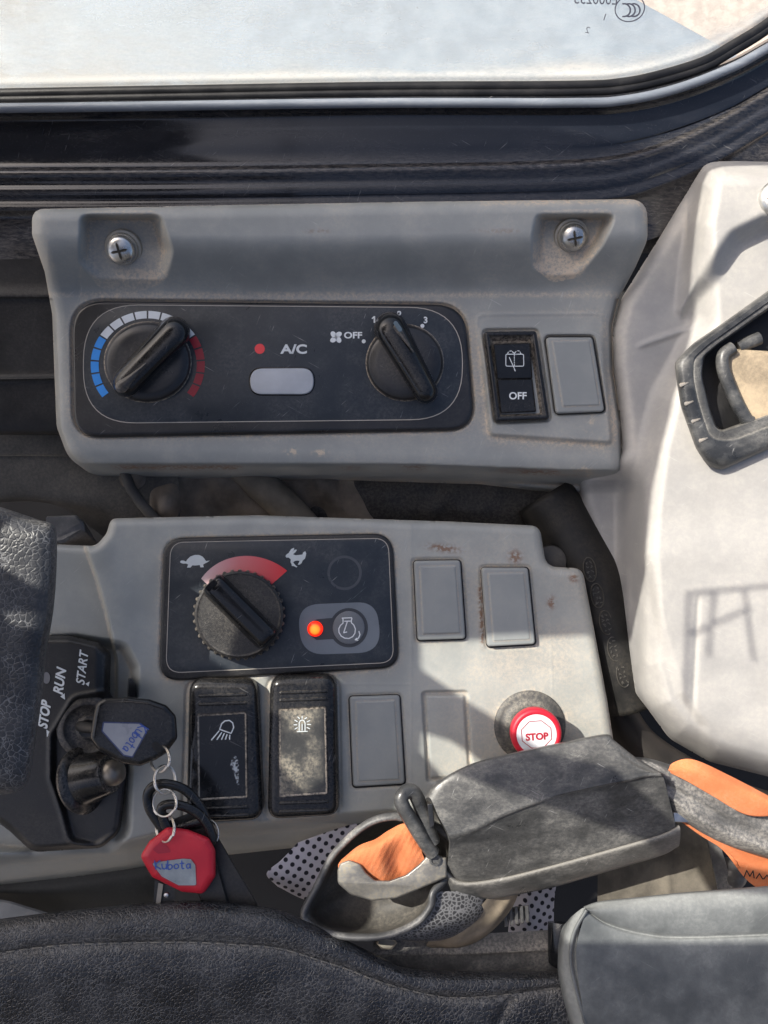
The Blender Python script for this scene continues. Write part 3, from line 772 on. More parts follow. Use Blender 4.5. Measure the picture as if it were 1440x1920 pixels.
    # rear wiper rocker switch
    bz = rpoly([(907, 621), (1006, 620), (1031, 787), (929, 791)], 7)
    r = loft('rocker_switch', [(bz, 4), (inset(bz, 0), 17), (inset(bz, 2), 20), (inset(bz, 5), 21), (inset(bz, 9), 20), (inset(bz, 15), 8), (inset(bz, 17), 6)], M['gloss'], T, dust=[1.5, .3, 0, 0, 0.2, 2.2, 3], smooth=50, fixed=20)
    tag(r, 'black rear wiper rocker switch marked OFF')
    up_ = rpoly([(925, 645), (994, 643), (998, 710), (932, 711)], 3); lo = rpoly([(932, 711), (998, 710), (1005, 772), (939, 775)], 3)
    def tilt(z0, z1): return lambda x, y: z0 + (z1 - z0) * (y - 643) / 130
    loft('rocker_paddle', [(inset(up_, -1), 4), (up_, lambda x, y: 24 - (y - 643) * 0.11), (inset(up_, 2), lambda x, y: 26 - (y - 643) * 0.11)], M['gloss'], r, dust=[1, .2, 0])
    loft('rocker_paddle', [(inset(lo, -1), 4), (lo, lambda x, y: 16.5 + (y - 711) * 0.01), (inset(lo, 2), lambda x, y: 18.5 + (y - 711) * 0.01)], M['gloss'], r, dust=[1, .2, 0])
    def q(x, y): return (840 + x / 3.2, 360 + y / 3.2)
    zz = lambda x, y: 27.0 - (y - 643) * 0.11
    L = [rpoly([q(347, 973), q(453, 973), q(455, 1045), q(347, 1045)], 3, 3)]; L[0].append(L[0][0])
    L += [[q(398, 978 + 14 * k), q(398, 985 + 14 * k)] for k in range(5)]
    L += [[q(368, 993), q(402, 1068)], [q(398, 1066), q(404, 1074)]]
    L += [[q(357, 972), q(362, 960)], [q(370, 955), q(380, 953)], [q(386, 958), q(398, 968)], [q(398, 968), q(408, 957)], [q(418, 952), q(428, 954)], [q(433, 960), q(438, 972)]]
    strokes('wiper_symbol', L, 1.5, zz, M['white'], r)
    text('lettering', 'OFF', 971, 742, 14, 19.2, M['white'], r, w=33, bold=0.02)
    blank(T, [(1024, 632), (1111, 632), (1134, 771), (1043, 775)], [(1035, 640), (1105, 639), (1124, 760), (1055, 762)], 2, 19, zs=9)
    screw(T, (232, 466, 24), (0.0, -0.42, 0.9), 31, 26)
    screw(T, (1071, 443, 26), (0.02, -0.40, 0.9), 29, 24)

def blank(T, o, i, z0, z1, label=None, zs=ZL_):
    oo = rpoly(o, 7); ii = rpoly(i, 3)
    b = slab('blank_cap', oo, z0, z1, M['cap'], T, r=4, seg=4, dust=(1, 0))
    if label: tag(b, label)
    slab('gap_shadow', inset(oo, -2.4), z0, zs + 1.0, M['dark'], b, r=.6, seg=1, dust=(0, 0))  # dark ring put under the cap as its painted shadow line
    # thin raised field inside a shallow line
    loft('raised_field', [(inset(ii, -2.5), z1 + 0.15), (inset(ii, -0.8), z1 - 0.2 + 0.6), (ii, z1 + 0.4), (inset(ii, 1.5), z1 + 2.0), (inset(ii, 3), z1 + 2.0)], M['cap'], b, dust=[.25, .5, .4, 0, 0], smooth=60, fixed=z1)
    return b

def screw(T, c, ax, rw, rh):
    s = lathe('screw', [(rh * 0.95, 8), (rh, 12), (rh, 18), (rh * 0.97, 23), (rh * 0.86, 27.5), (rh * 0.62, 31), (rh * 0.3, 32.6), (0.1, 33)], c, ax, M['zinc'], T, n=36)
    lathe('washer', [(rw * 1.12, -6), (rw * 1.12, 2), (rw * 1.08, 5), (rw * 0.95, 6), (rw * .93, 8), (rw * .9, 11), (rw * 0.6, 12)], c, ax, M['washer'], s, n=36)
    # cross recess: four dark grooves cut as a small star set into the crown
    A = Vector(ax).normalized(); U = Vector((1, 0, 0)); U = (U - A * U.dot(A)).normalized(); Vv = A.cross(U); C = Vector(W(*c)) + A * 33.2 * S
    V = [tuple(C)]; F = []
    n = 32
    for i in range(n):
        t = 2 * math.pi * i / n; f = abs(math.cos(2 * (t - 0.2))) ** 5; rr = rh * (0.13 + 0.5 * f)
        dz = -(rr / rh) ** 2 * 4.6
        V.append(tuple(C + (U * math.cos(t) + Vv * math.sin(t)) * rr * S + A * (dz + 1.2) * S))
    for i in range(n): F.append((0, 1 + i, 1 + (i + 1) % n))
    mk('cross_recess', V, F, M['recess'], s, smooth=30)
    return s
upper()

# ------------------------------------------------------------------ lower console
ZL = -30
def lower():
    T = thing('engine_console', 'grey side console below the climate console with throttle dial, rockers and stop button', 'control panel', (640, 1300, ZL - 60))
    outl = rpoly([(208, 972), (480, 966), (850, 978), (1012, 986), (1024, 1062), (1092, 1066), (1110, 1160), (1138, 1310), (1158, 1440), (1150, 1560), (900, 1600), (640, 1580), (380, 1608), (180, 1640), (-80, 1672), (-80, 1000), (100, 1020), (180, 1024), (200, 1000)],
                 [16, 300, 200, 22, 26, 22, 100, 100, 60, 60, 100, 100, 100, 100, 5, 5, 60, 26, 26])
    side = rpoly([(-80, 900), (152, 1000), (180, 1080), (200, 1150), (219, 1240), (219, 1330), (100, 1340), (-80, 1340)], [1, 1, 60, 60, 60, 1, 1, 1])
    ign = rpoly([(84, 1196), (140, 1192), (190, 1200), (236, 1206), (258, 1250), (256, 1310), (246, 1420), (243, 1560), (215, 1595), (60, 1604), (-80, 1590), (-80, 1200)], [10, 40, 40, 30, 30, 40, 40, 40, 40, 60, 1, 1])
    plate = rpoly([(306, 1009), (736, 1000), (749, 1253), (297, 1279)], [40, 40, 36, 38], 8)
    caps = [rpoly([(776, 1052), (863, 1051), (873, 1198), (783, 1201)], 6), rpoly([(903, 1065), (990, 1065), (1004, 1208), (914, 1213)], 6),
            rpoly([(655, 1307), (749, 1304), (759, 1470), (662, 1476)], 6)]
    cap4 = rpoly([(790, 1296), (878, 1294), (888, 1464), (800, 1468)], 9)
    cap4i = rpoly([(797, 1303), (871, 1302), (881, 1458), (806, 1460)], 6)
    rock = [rpoly([(353, 1275), (480, 1277), (492, 1542), (345, 1548)], 26), rpoly([(504, 1270), (632, 1268), (636, 1534), (498, 1541)], 26)]
    def zf(X, Y, d):
        z = np.full(X.shape, float(ZL))
        s = sdf(X, Y, side); z = z - 30 * (1 - sstep(-3, 3, s)) + 10 * sstep(120, 0, s) * (s > 0) * sstep(1350, 1200, Y) * sstep(10, 60, s) * 0
        z = z + 7 * sstep(70, 0, np.abs(s - 12)) * (s > 0) * sstep(1330, 1150, Y)
        s = sdf(X, Y, ign); z = z - 45 * (1 - sstep(-16, 6, s))
        s = sdf(X, Y, plate); z = z - 3 * (1 - sstep(-4, 3, s))
        for c_ in caps + rock: s = sdf(X, Y, c_); z = z - 3 * np.exp(-((s - 3.0) / 2.6) ** 2)
        s = sdf(X, Y, cap4); z = z - 8 * (1 - sstep(-3, 1, s))
        s = sdf(X, Y, cap4i); z = z + 6 * (1 - sstep(-4, 1, s))
        # panel front rolls over towards the seat
        ye = np.interp(X, [-80, 0, 240, 350, 500, 640, 800, 1160], [1624, 1612, 1588, 1562, 1552, 1538, 1528, 1500])
        w = np.clip((Y - ye + 16) / 28, 0, 1); z = z - 60 * sstep(0, 1, w) - 50 * np.clip((Y - ye - 8) / 40, 0, 1)
        r = 18.0; t = np.clip((r + d) / r, 0, 1); z = z - r * (1 - np.sqrt(np.clip(1 - t * t, 0, 1)))
        # faint mould lines
        z = z + 0.6 * np.exp(-((X - 771) / 1.6) ** 2) * (Y > 980) + 0.5 * np.exp(-((Y - 1283 - (X - 760) * .0) / 1.6) ** 2) * (X > 640) * (X < 775)
        z = z + 0.4 * np.exp(-((X - 1033 - (Y - 1200) * .03) / 1.6) ** 2) * (Y > 1100)
        return z + 0.6 * noise2(X, Y, 80, 14)
    def df(X, Y, d):
        n = noise2(X, Y, 22, 18) * .6 + noise2(X, Y, 8, 19) * .5
        s = sdf(X, Y, plate); D = 0.9 * np.exp(-np.maximum(0, s) / 5) * (s > -5) * n * 1.5
        for c in caps + rock: s = sdf(X, Y, c); D += .8 * np.exp(-np.maximum(0, s) / 4) * n
        s = sdf(X, Y, ell(993, 1360, 68, 68, 24)); D += .6 * np.exp(-np.maximum(0, s) / 5) * n
        D += 0.5 * sstep(940, 1100, Y) * sstep(760, 900, X) * noise2(X, Y, 50, 33) * .7
        return D
    def stf(X, Y):
        D = 1.6 * (np.exp(-((X - 832 - (Y - 1028) * 1.6) / 24) ** 2 - ((Y - 1028) / 7) ** 2) + np.exp(-((X - 966) / 11) ** 2 - ((Y - 1044) / 11) ** 2) + np.exp(-((X - 1034) / 7) ** 2 - ((Y - 1130) / 10) ** 2) + np.exp(-((X - 1076) / 8) ** 2 - ((Y - 1084) / 7) ** 2))
        return D + 1.2 * np.exp(-((X - 900 - .04 * (Y - 1100)) / 4) ** 2) * sstep(1085, 1110, Y) * sstep(1228, 1190, Y)
    relief('housing', outl, zf, 2.2, M['grey_low'], T, df, conc=0.35, stainf=stf)
    # throttle plate
    b = slab('control_plate', plate, ZL - 8, ZL + 10, M['blackgrain'], T, r=6, seg=4, dust=(1, 0))
    face = rpoly([(320, 1017), (728, 1009), (738, 1242), (311, 1262)], [28, 28, 26, 28], 8)
    z = ZL + 11
    slab('printed_face', face, z - 2, z, M['face'], b, r=.8, seg=2, dust=(0, 0))
    strokes('border_line', [face + [face[0]]], 1.4, z + .4, M['linepr'], b)
    # sweep
    sw = []; nq = 26; cx, cy = 452, 1150
    outer = [(cx + (99 + 21 * i / nq) * math.cos(math.radians(139 - 95 * i / nq)), cy - (99 + 16 * i / nq) * math.sin(math.radians(139 - 95 * i / nq))) for i in range(nq + 1)]
    inner = [(cx + 80 * math.cos(math.radians(139 - 95 * i / nq)), cy - 78 * math.sin(math.radians(139 - 95 * i / nq))) for i in range(nq + 1)]
    flat('speed_sweep', [[outer[i], outer[i + 1], inner[i + 1], inner[i]] for i in range(nq)], z + .5, M['grad'], b, g=lambda x, y: min(1, max(0, (x - 378) / 158)))
    c7 = lambda x, y: (280 + x / 2.88, 960 + y / 2.88)
    turtle = [(166, 268), (172, 262), (186, 262), (198, 268), (206, 255), (222, 240), (245, 232), (268, 232), (286, 240), (298, 253), (306, 265), (327, 262), (312, 272), (300, 278), (290, 284), (294, 298), (276, 299), (272, 286), (250, 289), (232, 288), (222, 300), (203, 300), (210, 284), (198, 278), (184, 279), (170, 275)]
    rabbit = [(735, 238), (742, 228), (752, 222), (766, 200), (782, 193), (780, 206), (770, 220), (786, 203), (797, 204), (790, 216), (776, 228), (790, 234), (808, 232), (826, 230), (832, 218), (842, 212), (847, 222), (845, 236), (840, 252), (828, 262), (822, 276), (812, 284), (802, 284), (806, 276), (812, 264), (800, 262), (786, 264), (776, 272), (790, 288), (800, 296), (794, 299), (780, 292), (768, 291), (770, 286), (762, 270), (764, 256), (752, 246), (740, 246)]
    flat('turtle_symbol', [[c7(*p) for p in turtle]], z + .6, M['offwhite'], b)
    flat('rabbit_symbol', [[c7(*p) for p in rabbit]], z + .6, M['offwhite'], b)
    faint = plain('faint_ring_print', (0.05, 0.055, 0.065), 0.3)
    e = ell(646, 1074, 30, 30, 40); strokes('faint_ring', [e + [e[0]]], 5, z + .3, faint, b)
    pill = rpoly([(557, 1134), (706, 1128), (716, 1223), (566, 1228)], [40, 40, 46, 46], 10)
    flat('pale_field', [pill], z + .5, M['pill'], b)
    kh = ell(654, 1177, 36, 37, 40); chan = [(594, 1161), (630, 1158), (630, 1198), (594, 1200), (582, 1192), (578, 1181), (582, 1168)]
    flat('dark_keyhole', [kh], z + .8, M['darkring'], b); flat('dark_channel', [chan], z + .7, M['darkring'], b)
    btn = slab('push_button', ell(654, 1177, 30, 31, 40), z, z + 3, M['pilldisc'], T, r=1.5, seg=2, dust=(0, 0)); tag(btn, 'round grey button with an engine symbol')
    Zs = z + 3.4; q = c7
    eng = [[q(1046, 598), q(1046, 580), q(1042, 573), q(1092, 571), q(1094, 578), q(1091, 582), q(1091, 596)],
           [q(1046, 600), q(1032, 612), q(1023, 630), q(1024, 650), q(1036, 670), q(1055, 681), q(1078, 683), q(1098, 673), q(1110, 655), q(1113, 632), q(1104, 610), q(1091, 598)],
           [q(1055, 590), q(1085, 589)], [q(1069, 592), q(1050, 650)], [q(1050, 652), q(1066, 648)], [q(1132, 645), q(1137, 662), q(1130, 680), q(1112, 690)], [q(1112, 690), q(1120, 682)], [q(1112, 690), q(1126, 692)]]
    strokes('engine_symbol', eng, 2.0, Zs, M['white'], btn)
    led = lathe('indicator_lamp', [(15, 0), (14.5, 3), (13, 6), (9, 9), (4, 10.5), (.1, 11)], (591, 1179, z + .8), (0, 0, 1), led_mat(), T, n=28)
    tag(led, 'glowing orange and red warning lamp')
    # throttle dial
    R = []; n = 144; cxk, cyk = 448, 1153
    def gear(r, dep):
        o = []
        for i in range(n):
            t = 2 * math.pi * i / n; f = 1 if (i % 4) in (0, 1) else 0
            o.append((cxk + (r - dep * (1 - f)) * math.cos(t), cyk + (r * .985 - dep * (1 - f)) * math.sin(t)))
        return o
    k = loft('throttle_knob', [(gear(87, 5), z), (gear(86.5, 5), z + 34), (gear(83, 0), z + 40), (gear(79, 0), z + 43), (gear(77, 0), z + 42), (gear(74, 0), z + 42), (gear(40, 0), z + 43), (gear(10, 0), z + 44)], M['blackgrain'], T, dust=[4, 1.6, .2, 0, .5, .1, .3, .3], smooth=35)
    a = Vector((402, 1098)); c = Vector((500, 1196)); d = (c - a).normalized()
    L = []
    for (zz, w, ex) in ((z + 38, 27, 0), (z + 48, 25, 0), (z + 60, 22, -1), (z + 67, 20, -2), (z + 71, 17, -4), (z + 73, 12, -8), (z + 74, 6, -12)):
        L.append((rpoly([tuple(a - d * (10 + ex) + Vector((-d.y, d.x)) * w), tuple(c + d * (8 + ex) + Vector((-d.y, d.x)) * w), tuple(c + d * (8 + ex) - Vector((-d.y, d.x)) * w), tuple(a - d * (10 + ex) - Vector((-d.y, d.x)) * w)], w * .45, 5), zz))
    m_ = min(len(l[0]) for l in L); 
    L = [(resamp(o, 56), zz) for o, zz in L]
    loft('grip', L, M['gloss'], k, dust=[.6, .2, 0, 0, 0, 0, 0], smooth=75)
    loft('pointer', [(capsule((391, 1103), (401, 1093), 6, 6), z + 72), (capsule((391, 1103), (401, 1093), 5, 5), z + 76)], M['gloss'], k)
    # blank covers
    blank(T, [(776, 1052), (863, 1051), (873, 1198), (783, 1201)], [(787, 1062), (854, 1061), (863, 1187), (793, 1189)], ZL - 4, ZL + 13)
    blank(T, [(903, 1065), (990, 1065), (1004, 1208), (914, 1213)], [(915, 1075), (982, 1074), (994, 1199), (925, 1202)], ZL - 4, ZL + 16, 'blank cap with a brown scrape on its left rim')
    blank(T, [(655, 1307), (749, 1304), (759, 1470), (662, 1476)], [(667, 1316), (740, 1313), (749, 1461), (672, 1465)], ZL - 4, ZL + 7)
    # rocker switches
    def rocker(o, win, gr, lab, mud):
        ob = rpoly(o, 26, 8)
        lv = [(ob, ZL - 8), (inset(ob, 0), ZL + 22)]; D = [1, .2]
        for i in range(1, 7):
            t = math.pi / 2 * i / 6; lv.append((inset(ob, 16 * (1 - math.cos(t))), ZL + 22 + 16 * math.sin(t))); D.append(0.1)
        wn = resamp(rpoly(win, 3, 3), len(ob), ref=ob)
        s = loft('rocker_switch', lv, M['gloss'], T, dust=D, smooth=60, fixed=ZL + 36); tag(s, lab)
        zt = ZL + 38
        wo = rpoly(win, 3, 3)
        loft('window_frame', [(inset(wo, -3), zt - .5), (inset(wo, -1.5), zt + 2), (inset(wo, 0), zt + 2), (inset(wo, 2.5), zt + .4)], M['gloss'], s, cap=False, dust=[.3, .3, 2.5, 4], fixed=zt)
        flat('symbol_window', [inset(wo, 1.5)], zt + .6, M['winmud'] if mud else M['gloss'], s)
        for gset in gr:
            x0, x1, ys = gset
            for y in ys:
                loft('grip_ridge', [(capsule((x0, y), (x1, y - 3), 3.4, 3.4, 5), zt - 1), (capsule((x0, y), (x1, y - 3), 2.2, 2.2, 5), zt + 2.4), (capsule((x0 + 1, y), (x1 - 1, y - 3), .8, .8, 5), zt + 3.2)], M['gloss'], s, dust=[.9, .1, .1], smooth=80, fixed=zt)
        return s, zt
    c3 = lambda x, y: (220 + x / 3.273, 1260 + y / 3.273)
    s, zt = rocker([(353, 1275), (480, 1277), (492, 1540), (347, 1548)], [(371, 1341), (461, 1336), (463, 1494), (373, 1499)], [(375, 460, (1305, 1321)), (386, 463, (1516, 1531))], 'rocker switch with a work lamp symbol', False)
    D_ = [c3(628, 352), c3(640, 318), c3(660, 300), c3(688, 297), c3(708, 312), c3(714, 340), c3(702, 368), c3(697, 376), c3(628, 352)]
    strokes('lamp_symbol', [D_, [c3(624, 362), c3(578, 416)], [c3(640, 372), c3(612, 414)], [c3(656, 378), c3(640, 413)], [c3(673, 384), c3(664, 412)], [c3(690, 388), c3(689, 412)]], 2.2, zt + 1.2, M['white'], s)
    smear = [c3(705, 520), c3(722, 512), c3(742, 530), c3(746, 580), c3(744, 640), c3(748, 690), c3(738, 696), c3(724, 650), c3(712, 610), c3(694, 575)]
    sm = flat('white_smear', [smear], zt + 1.0, smear_mat(), s)
    s, zt = rocker([(505, 1270), (630, 1268), (636, 1532), (500, 1540)], [(524, 1331), (610, 1326), (613, 1487), (525, 1493)], [(526, 612, (1299, 1313)), (526, 614, (1506, 1522))], 'rocker switch with a beacon symbol under dried mud', True)
    bx = [[c3(1116, 362), c3(1116, 312), c3(1122, 300), c3(1134, 294), c3(1146, 300), c3(1152, 312), c3(1152, 362)], [c3(1104, 366), c3(1166, 364)], [c3(1134, 320), c3(1134, 358)], [c3(1118, 286), c3(1108, 276)], [c3(1134, 284), c3(1134, 272)], [c3(1150, 288), c3(1162, 280)], [c3(1104, 304), c3(1090, 296)], [c3(1102, 324), c3(1084, 324)], [c3(1164, 306), c3(1180, 298)], [c3(1166, 322), c3(1186, 322)], [c3(1104, 342), c3(1090, 350)], [c3(1164, 340), c3(1180, 348)]]
    strokes('beacon_symbol', bx, 1.7, zt + 1.2, M['offwhite'], s)
    # stop button
    lv = lathe('stop_button', [(68, -2), (68, 3), (65, 5.5), (58, 7), (51, 8), (47, 12), (38, 13)], (993, 1361, ZL), (0, 0, 1), M['collar'], T, n=56, dust=[.6, .3, .4, .1, .3, .6, .3]); tag(lv, 'red ringed STOP push button in a black rubber collar')
    lathe('stem', [(40, 20), (40, 50), (46, 52)], (996, 1364, ZL), (0, 0, 1), M['washer'], lv, n=40)
    zc = ZL + 78; C = (1006, 1377, zc)
    lathe('red_ring', [(44, -26), (46, -22), (47, -6), (46, -2), (43, 1), (38, 1.5), (36, 0)], C, (0, 0, 1), M['red'], lv, n=56)
    lathe('white_disc', [(37, -3), (37, .4), (.1, .6)], C, (0, 0, 1), M['paper'], lv, n=48)
    oc_ = [(1006 + 30 * math.cos(math.radians(22.5 + 45 * k) - .08), 1377 + 27 * math.sin(math.radians(22.5 + 45 * k) - .08)) for k in range(8)]
    strokes('octagon_line', [oc_ + [oc_[0]]], 1.4, zc + 1, M['redprint'], lv)
    text('lettering', 'STOP', 1007, 1381, 14, zc + 1.2, M['redtext'], lv, w=43, rot=-.07, bold=0.045)
    # ignition switch block
    ib = rpoly([(80, 1192), (130, 1192), (184, 1204), (208, 1222), (206, 1300), (232, 1330), (240, 1440), (226, 1560), (190, 1590), (60, 1598), (20, 1560), (-60, 1500), (-60, 1196)], [6, 40, 20, 20, 20, 30, 60, 40, 30, 40, 40, 10, 5], 6)
    ig = rpoly([(140, 1310), (205, 1298), (236, 1330), (240, 1440), (224, 1560), (180, 1588), (132, 1576), (118, 1520), (98, 1460), (98, 1380)], 24)
    def zi(X, Y, d):
        z = np.full(X.shape, ZL + 12.0); r = 14.; t = np.clip((r + d) / r, 0, 1)
        s = sdf(X, Y, ig); z = z - 14 * (1 - sstep(-10, 4, s)) + 3 * np.exp(-((s - 5) / 4) ** 2)
        z = z - 10 * sstep(178, 200, X) * sstep(1330, 1290, Y)
        return z - 2.6 * r * (1 - np.sqrt(np.clip(1 - t * t, 0, 1)))
    def di(X, Y, d): 
        n = noise2(X, Y, 14, 44); s = sdf(X, Y, ig)
        return .5 * np.exp(-((s - 5) / 5) ** 2) * n + .5 * (d > -16) * n * (X > 180) + .25 * sstep(1500, 1600, Y) * n
    igb = relief('ignition_block', ib, zi, 2.0, M['blackm'], T, di, conc=.3); tag(igb, 'black ignition switch block marked STOP RUN START')
    zt = ZL + 13.2
    text('lettering', 'STOP', 83, 1339, 20, zt, M['white'], igb, w=54, rot=-1.42, bold=.04, shear=.3)
    text('lettering', 'RUN', 112, 1276, 19, zt, M['white'], igb, w=52, rot=-1.42, bold=.03, shear=.3)
    text('lettering', 'START', 154, 1251, 17, zt, M['white'], igb, w=66, rot=-1.45, bold=.02, shear=.3)
    flat('position_arrows', [[(87, 1368), (96, 1374), (88, 1382)], [(113, 1306), (121, 1300), (122, 1312)], [(160, 1282), (168, 1278), (166, 1287)]], zt, M['white'], igb)
    flat('round_mark', [ell(87, 1271, 7, 11, 20)], zt, plain('grey_spot', (.16, .16, .17), .5), igb)
    lathe('lock_collar', [(62, -14), (60, -2), (52, 3), (46, 3), (40, -4), (26, -6), (24, 2), (18, 4), (14, 0)], (166, 1366, ZL + 6), (0.1, 0, 1), M['black'], igb, n=48, dust=[.5, .6, .5, .3, .5, .9, .6, .6, .3])
    # conical cover cap below the lock
    ax = (0.90, 0.30, 0.34)
    cc = lathe('lock_cover', [(54, -10), (60, -4), (62, 2), (58, 8), (48, 12), (42, 40), (36, 66), (33, 70), (25, 70)], (152, 1464, ZL + 22), ax, M['gloss'], igb, n=44, dust=[.2, .3, .5, .4, .2, 0, .2, .8, .9])
    lathe('metal_pin', [(22, 52), (24, 66), (24, 82), (20, 90), (12, 95), (.1, 97)], (152, 1464, ZL + 22), ax, M['brass'], igb, n=32)
    loft('small_tab', [(rpoly([(238, 1308), (240, 1272), (248, 1270), (256, 1284), (256, 1312)], 3), ZL - 30), (rpoly([(240, 1306), (242, 1274), (248, 1272), (254, 1285), (254, 1308)], 3), ZL + 18)], M['gloss'], igb)

def resamp(o, n, ref=None):
    P = np.array([p[:2] for p in o], float); Q = np.vstack([P, P[:1]])
    if (area(o) > 0) != (area(ref) > 0 if ref is not None else area(o) > 0): Q = Q[::-1]
    d = np.r_[0, np.cumsum(np.linalg.norm(np.diff(Q, axis=0), axis=1))]; t = np.linspace(0, d[-1], n, endpoint=False)
    return [(float(np.interp(s, d, Q[:, 0])), float(np.interp(s, d, Q[:, 1]))) for s in t]

def led_mat():
    m = plain('glowing_led', (0.6, 0.05, 0.02), 0.2, emit=(1, .18, .02), es=.85); t = m.node_tree; L = t.links.new
    b = [n for n in t.nodes if n.type == 'BSDF_PRINCIPLED'][0]
    g = N(t, 'ShaderNodeNewGeometry'); sx = N(t, 'ShaderNodeSeparateXYZ'); L(g.outputs['Normal'], sx.inputs[0])
    cr = N(t, 'ShaderNodeValToRGB'); cr.color_ramp.elements[0].position = .80; cr.color_ramp.elements[0].color = (.85, .012, 0, 1)
    cr.color_ramp.elements[1].position = .995; cr.color_ramp.elements[1].color = (1, .36, .02, 1)
    L(sx.outputs['Z'], cr.inputs[0]); L(cr.outputs[0], b.inputs['Emission Color']); return m

def smear_mat():
    m = bpy.data.materials.new('chalky_smear'); m.use_nodes = True; t = m.node_tree; t.nodes.clear(); L = t.links.new
    out = N(t, 'ShaderNodeOutputMaterial'); tr = N(t, 'ShaderNodeBsdfTransparent'); d = N(t, 'ShaderNodeBsdfDiffuse'); d.inputs[0].default_value = (.45, .48, .5, 1)
    tc = N(t, 'ShaderNodeTexCoord'); n = N(t, 'ShaderNodeTexNoise'); n.inputs['Scale'].default_value = 700; n.inputs['Detail'].default_value = 5; L(tc.outputs['Object'], n.inputs['Vector'])
    mr = N(t, 'ShaderNodeMapRange'); mr.inputs[1].default_value = .42; mr.inputs[2].default_value = .6; L(n.outputs['Fac'], mr.inputs[0])
    m_ = N(t, 'ShaderNodeMixShader'); L(mr.outputs[0], m_.inputs[0]); L(tr.outputs[0], m_.inputs[1]); L(d.outputs[0], m_.inputs[2]); L(m_.outputs[0], out.inputs[0]); return m
M['collar'] = pmat('dusty_dark_collar', (0.045, 0.045, 0.045), .5, dust=.5, attr=.7, bump=.2, dcol=(.3, .27, .22))
M['redtext'] = plain('deep_red_print', (0.34, 0.01, 0.03), .45)
M['blackm'] = pmat('matt_black_plastic', (0.011, 0.011, 0.012), 0.42, dust=0.08, attr=.4, bump=0.4, bs=1500, mott=.2, speck=.1, dcol=(.22, .20, .17))
M['brass'] = pmat('dull_metal_pin', (0.26, 0.235, 0.20), 0.45, metal=.7, dust=.25, bump=.1)
M['winmud'] = pmat('mud_streaked_window', (0.05, 0.05, 0.048), 0.35, dust=1.5, bump=.5, bs=700, mott=.3, dcol=(.27, .24, .185), speck=.2)
lower()

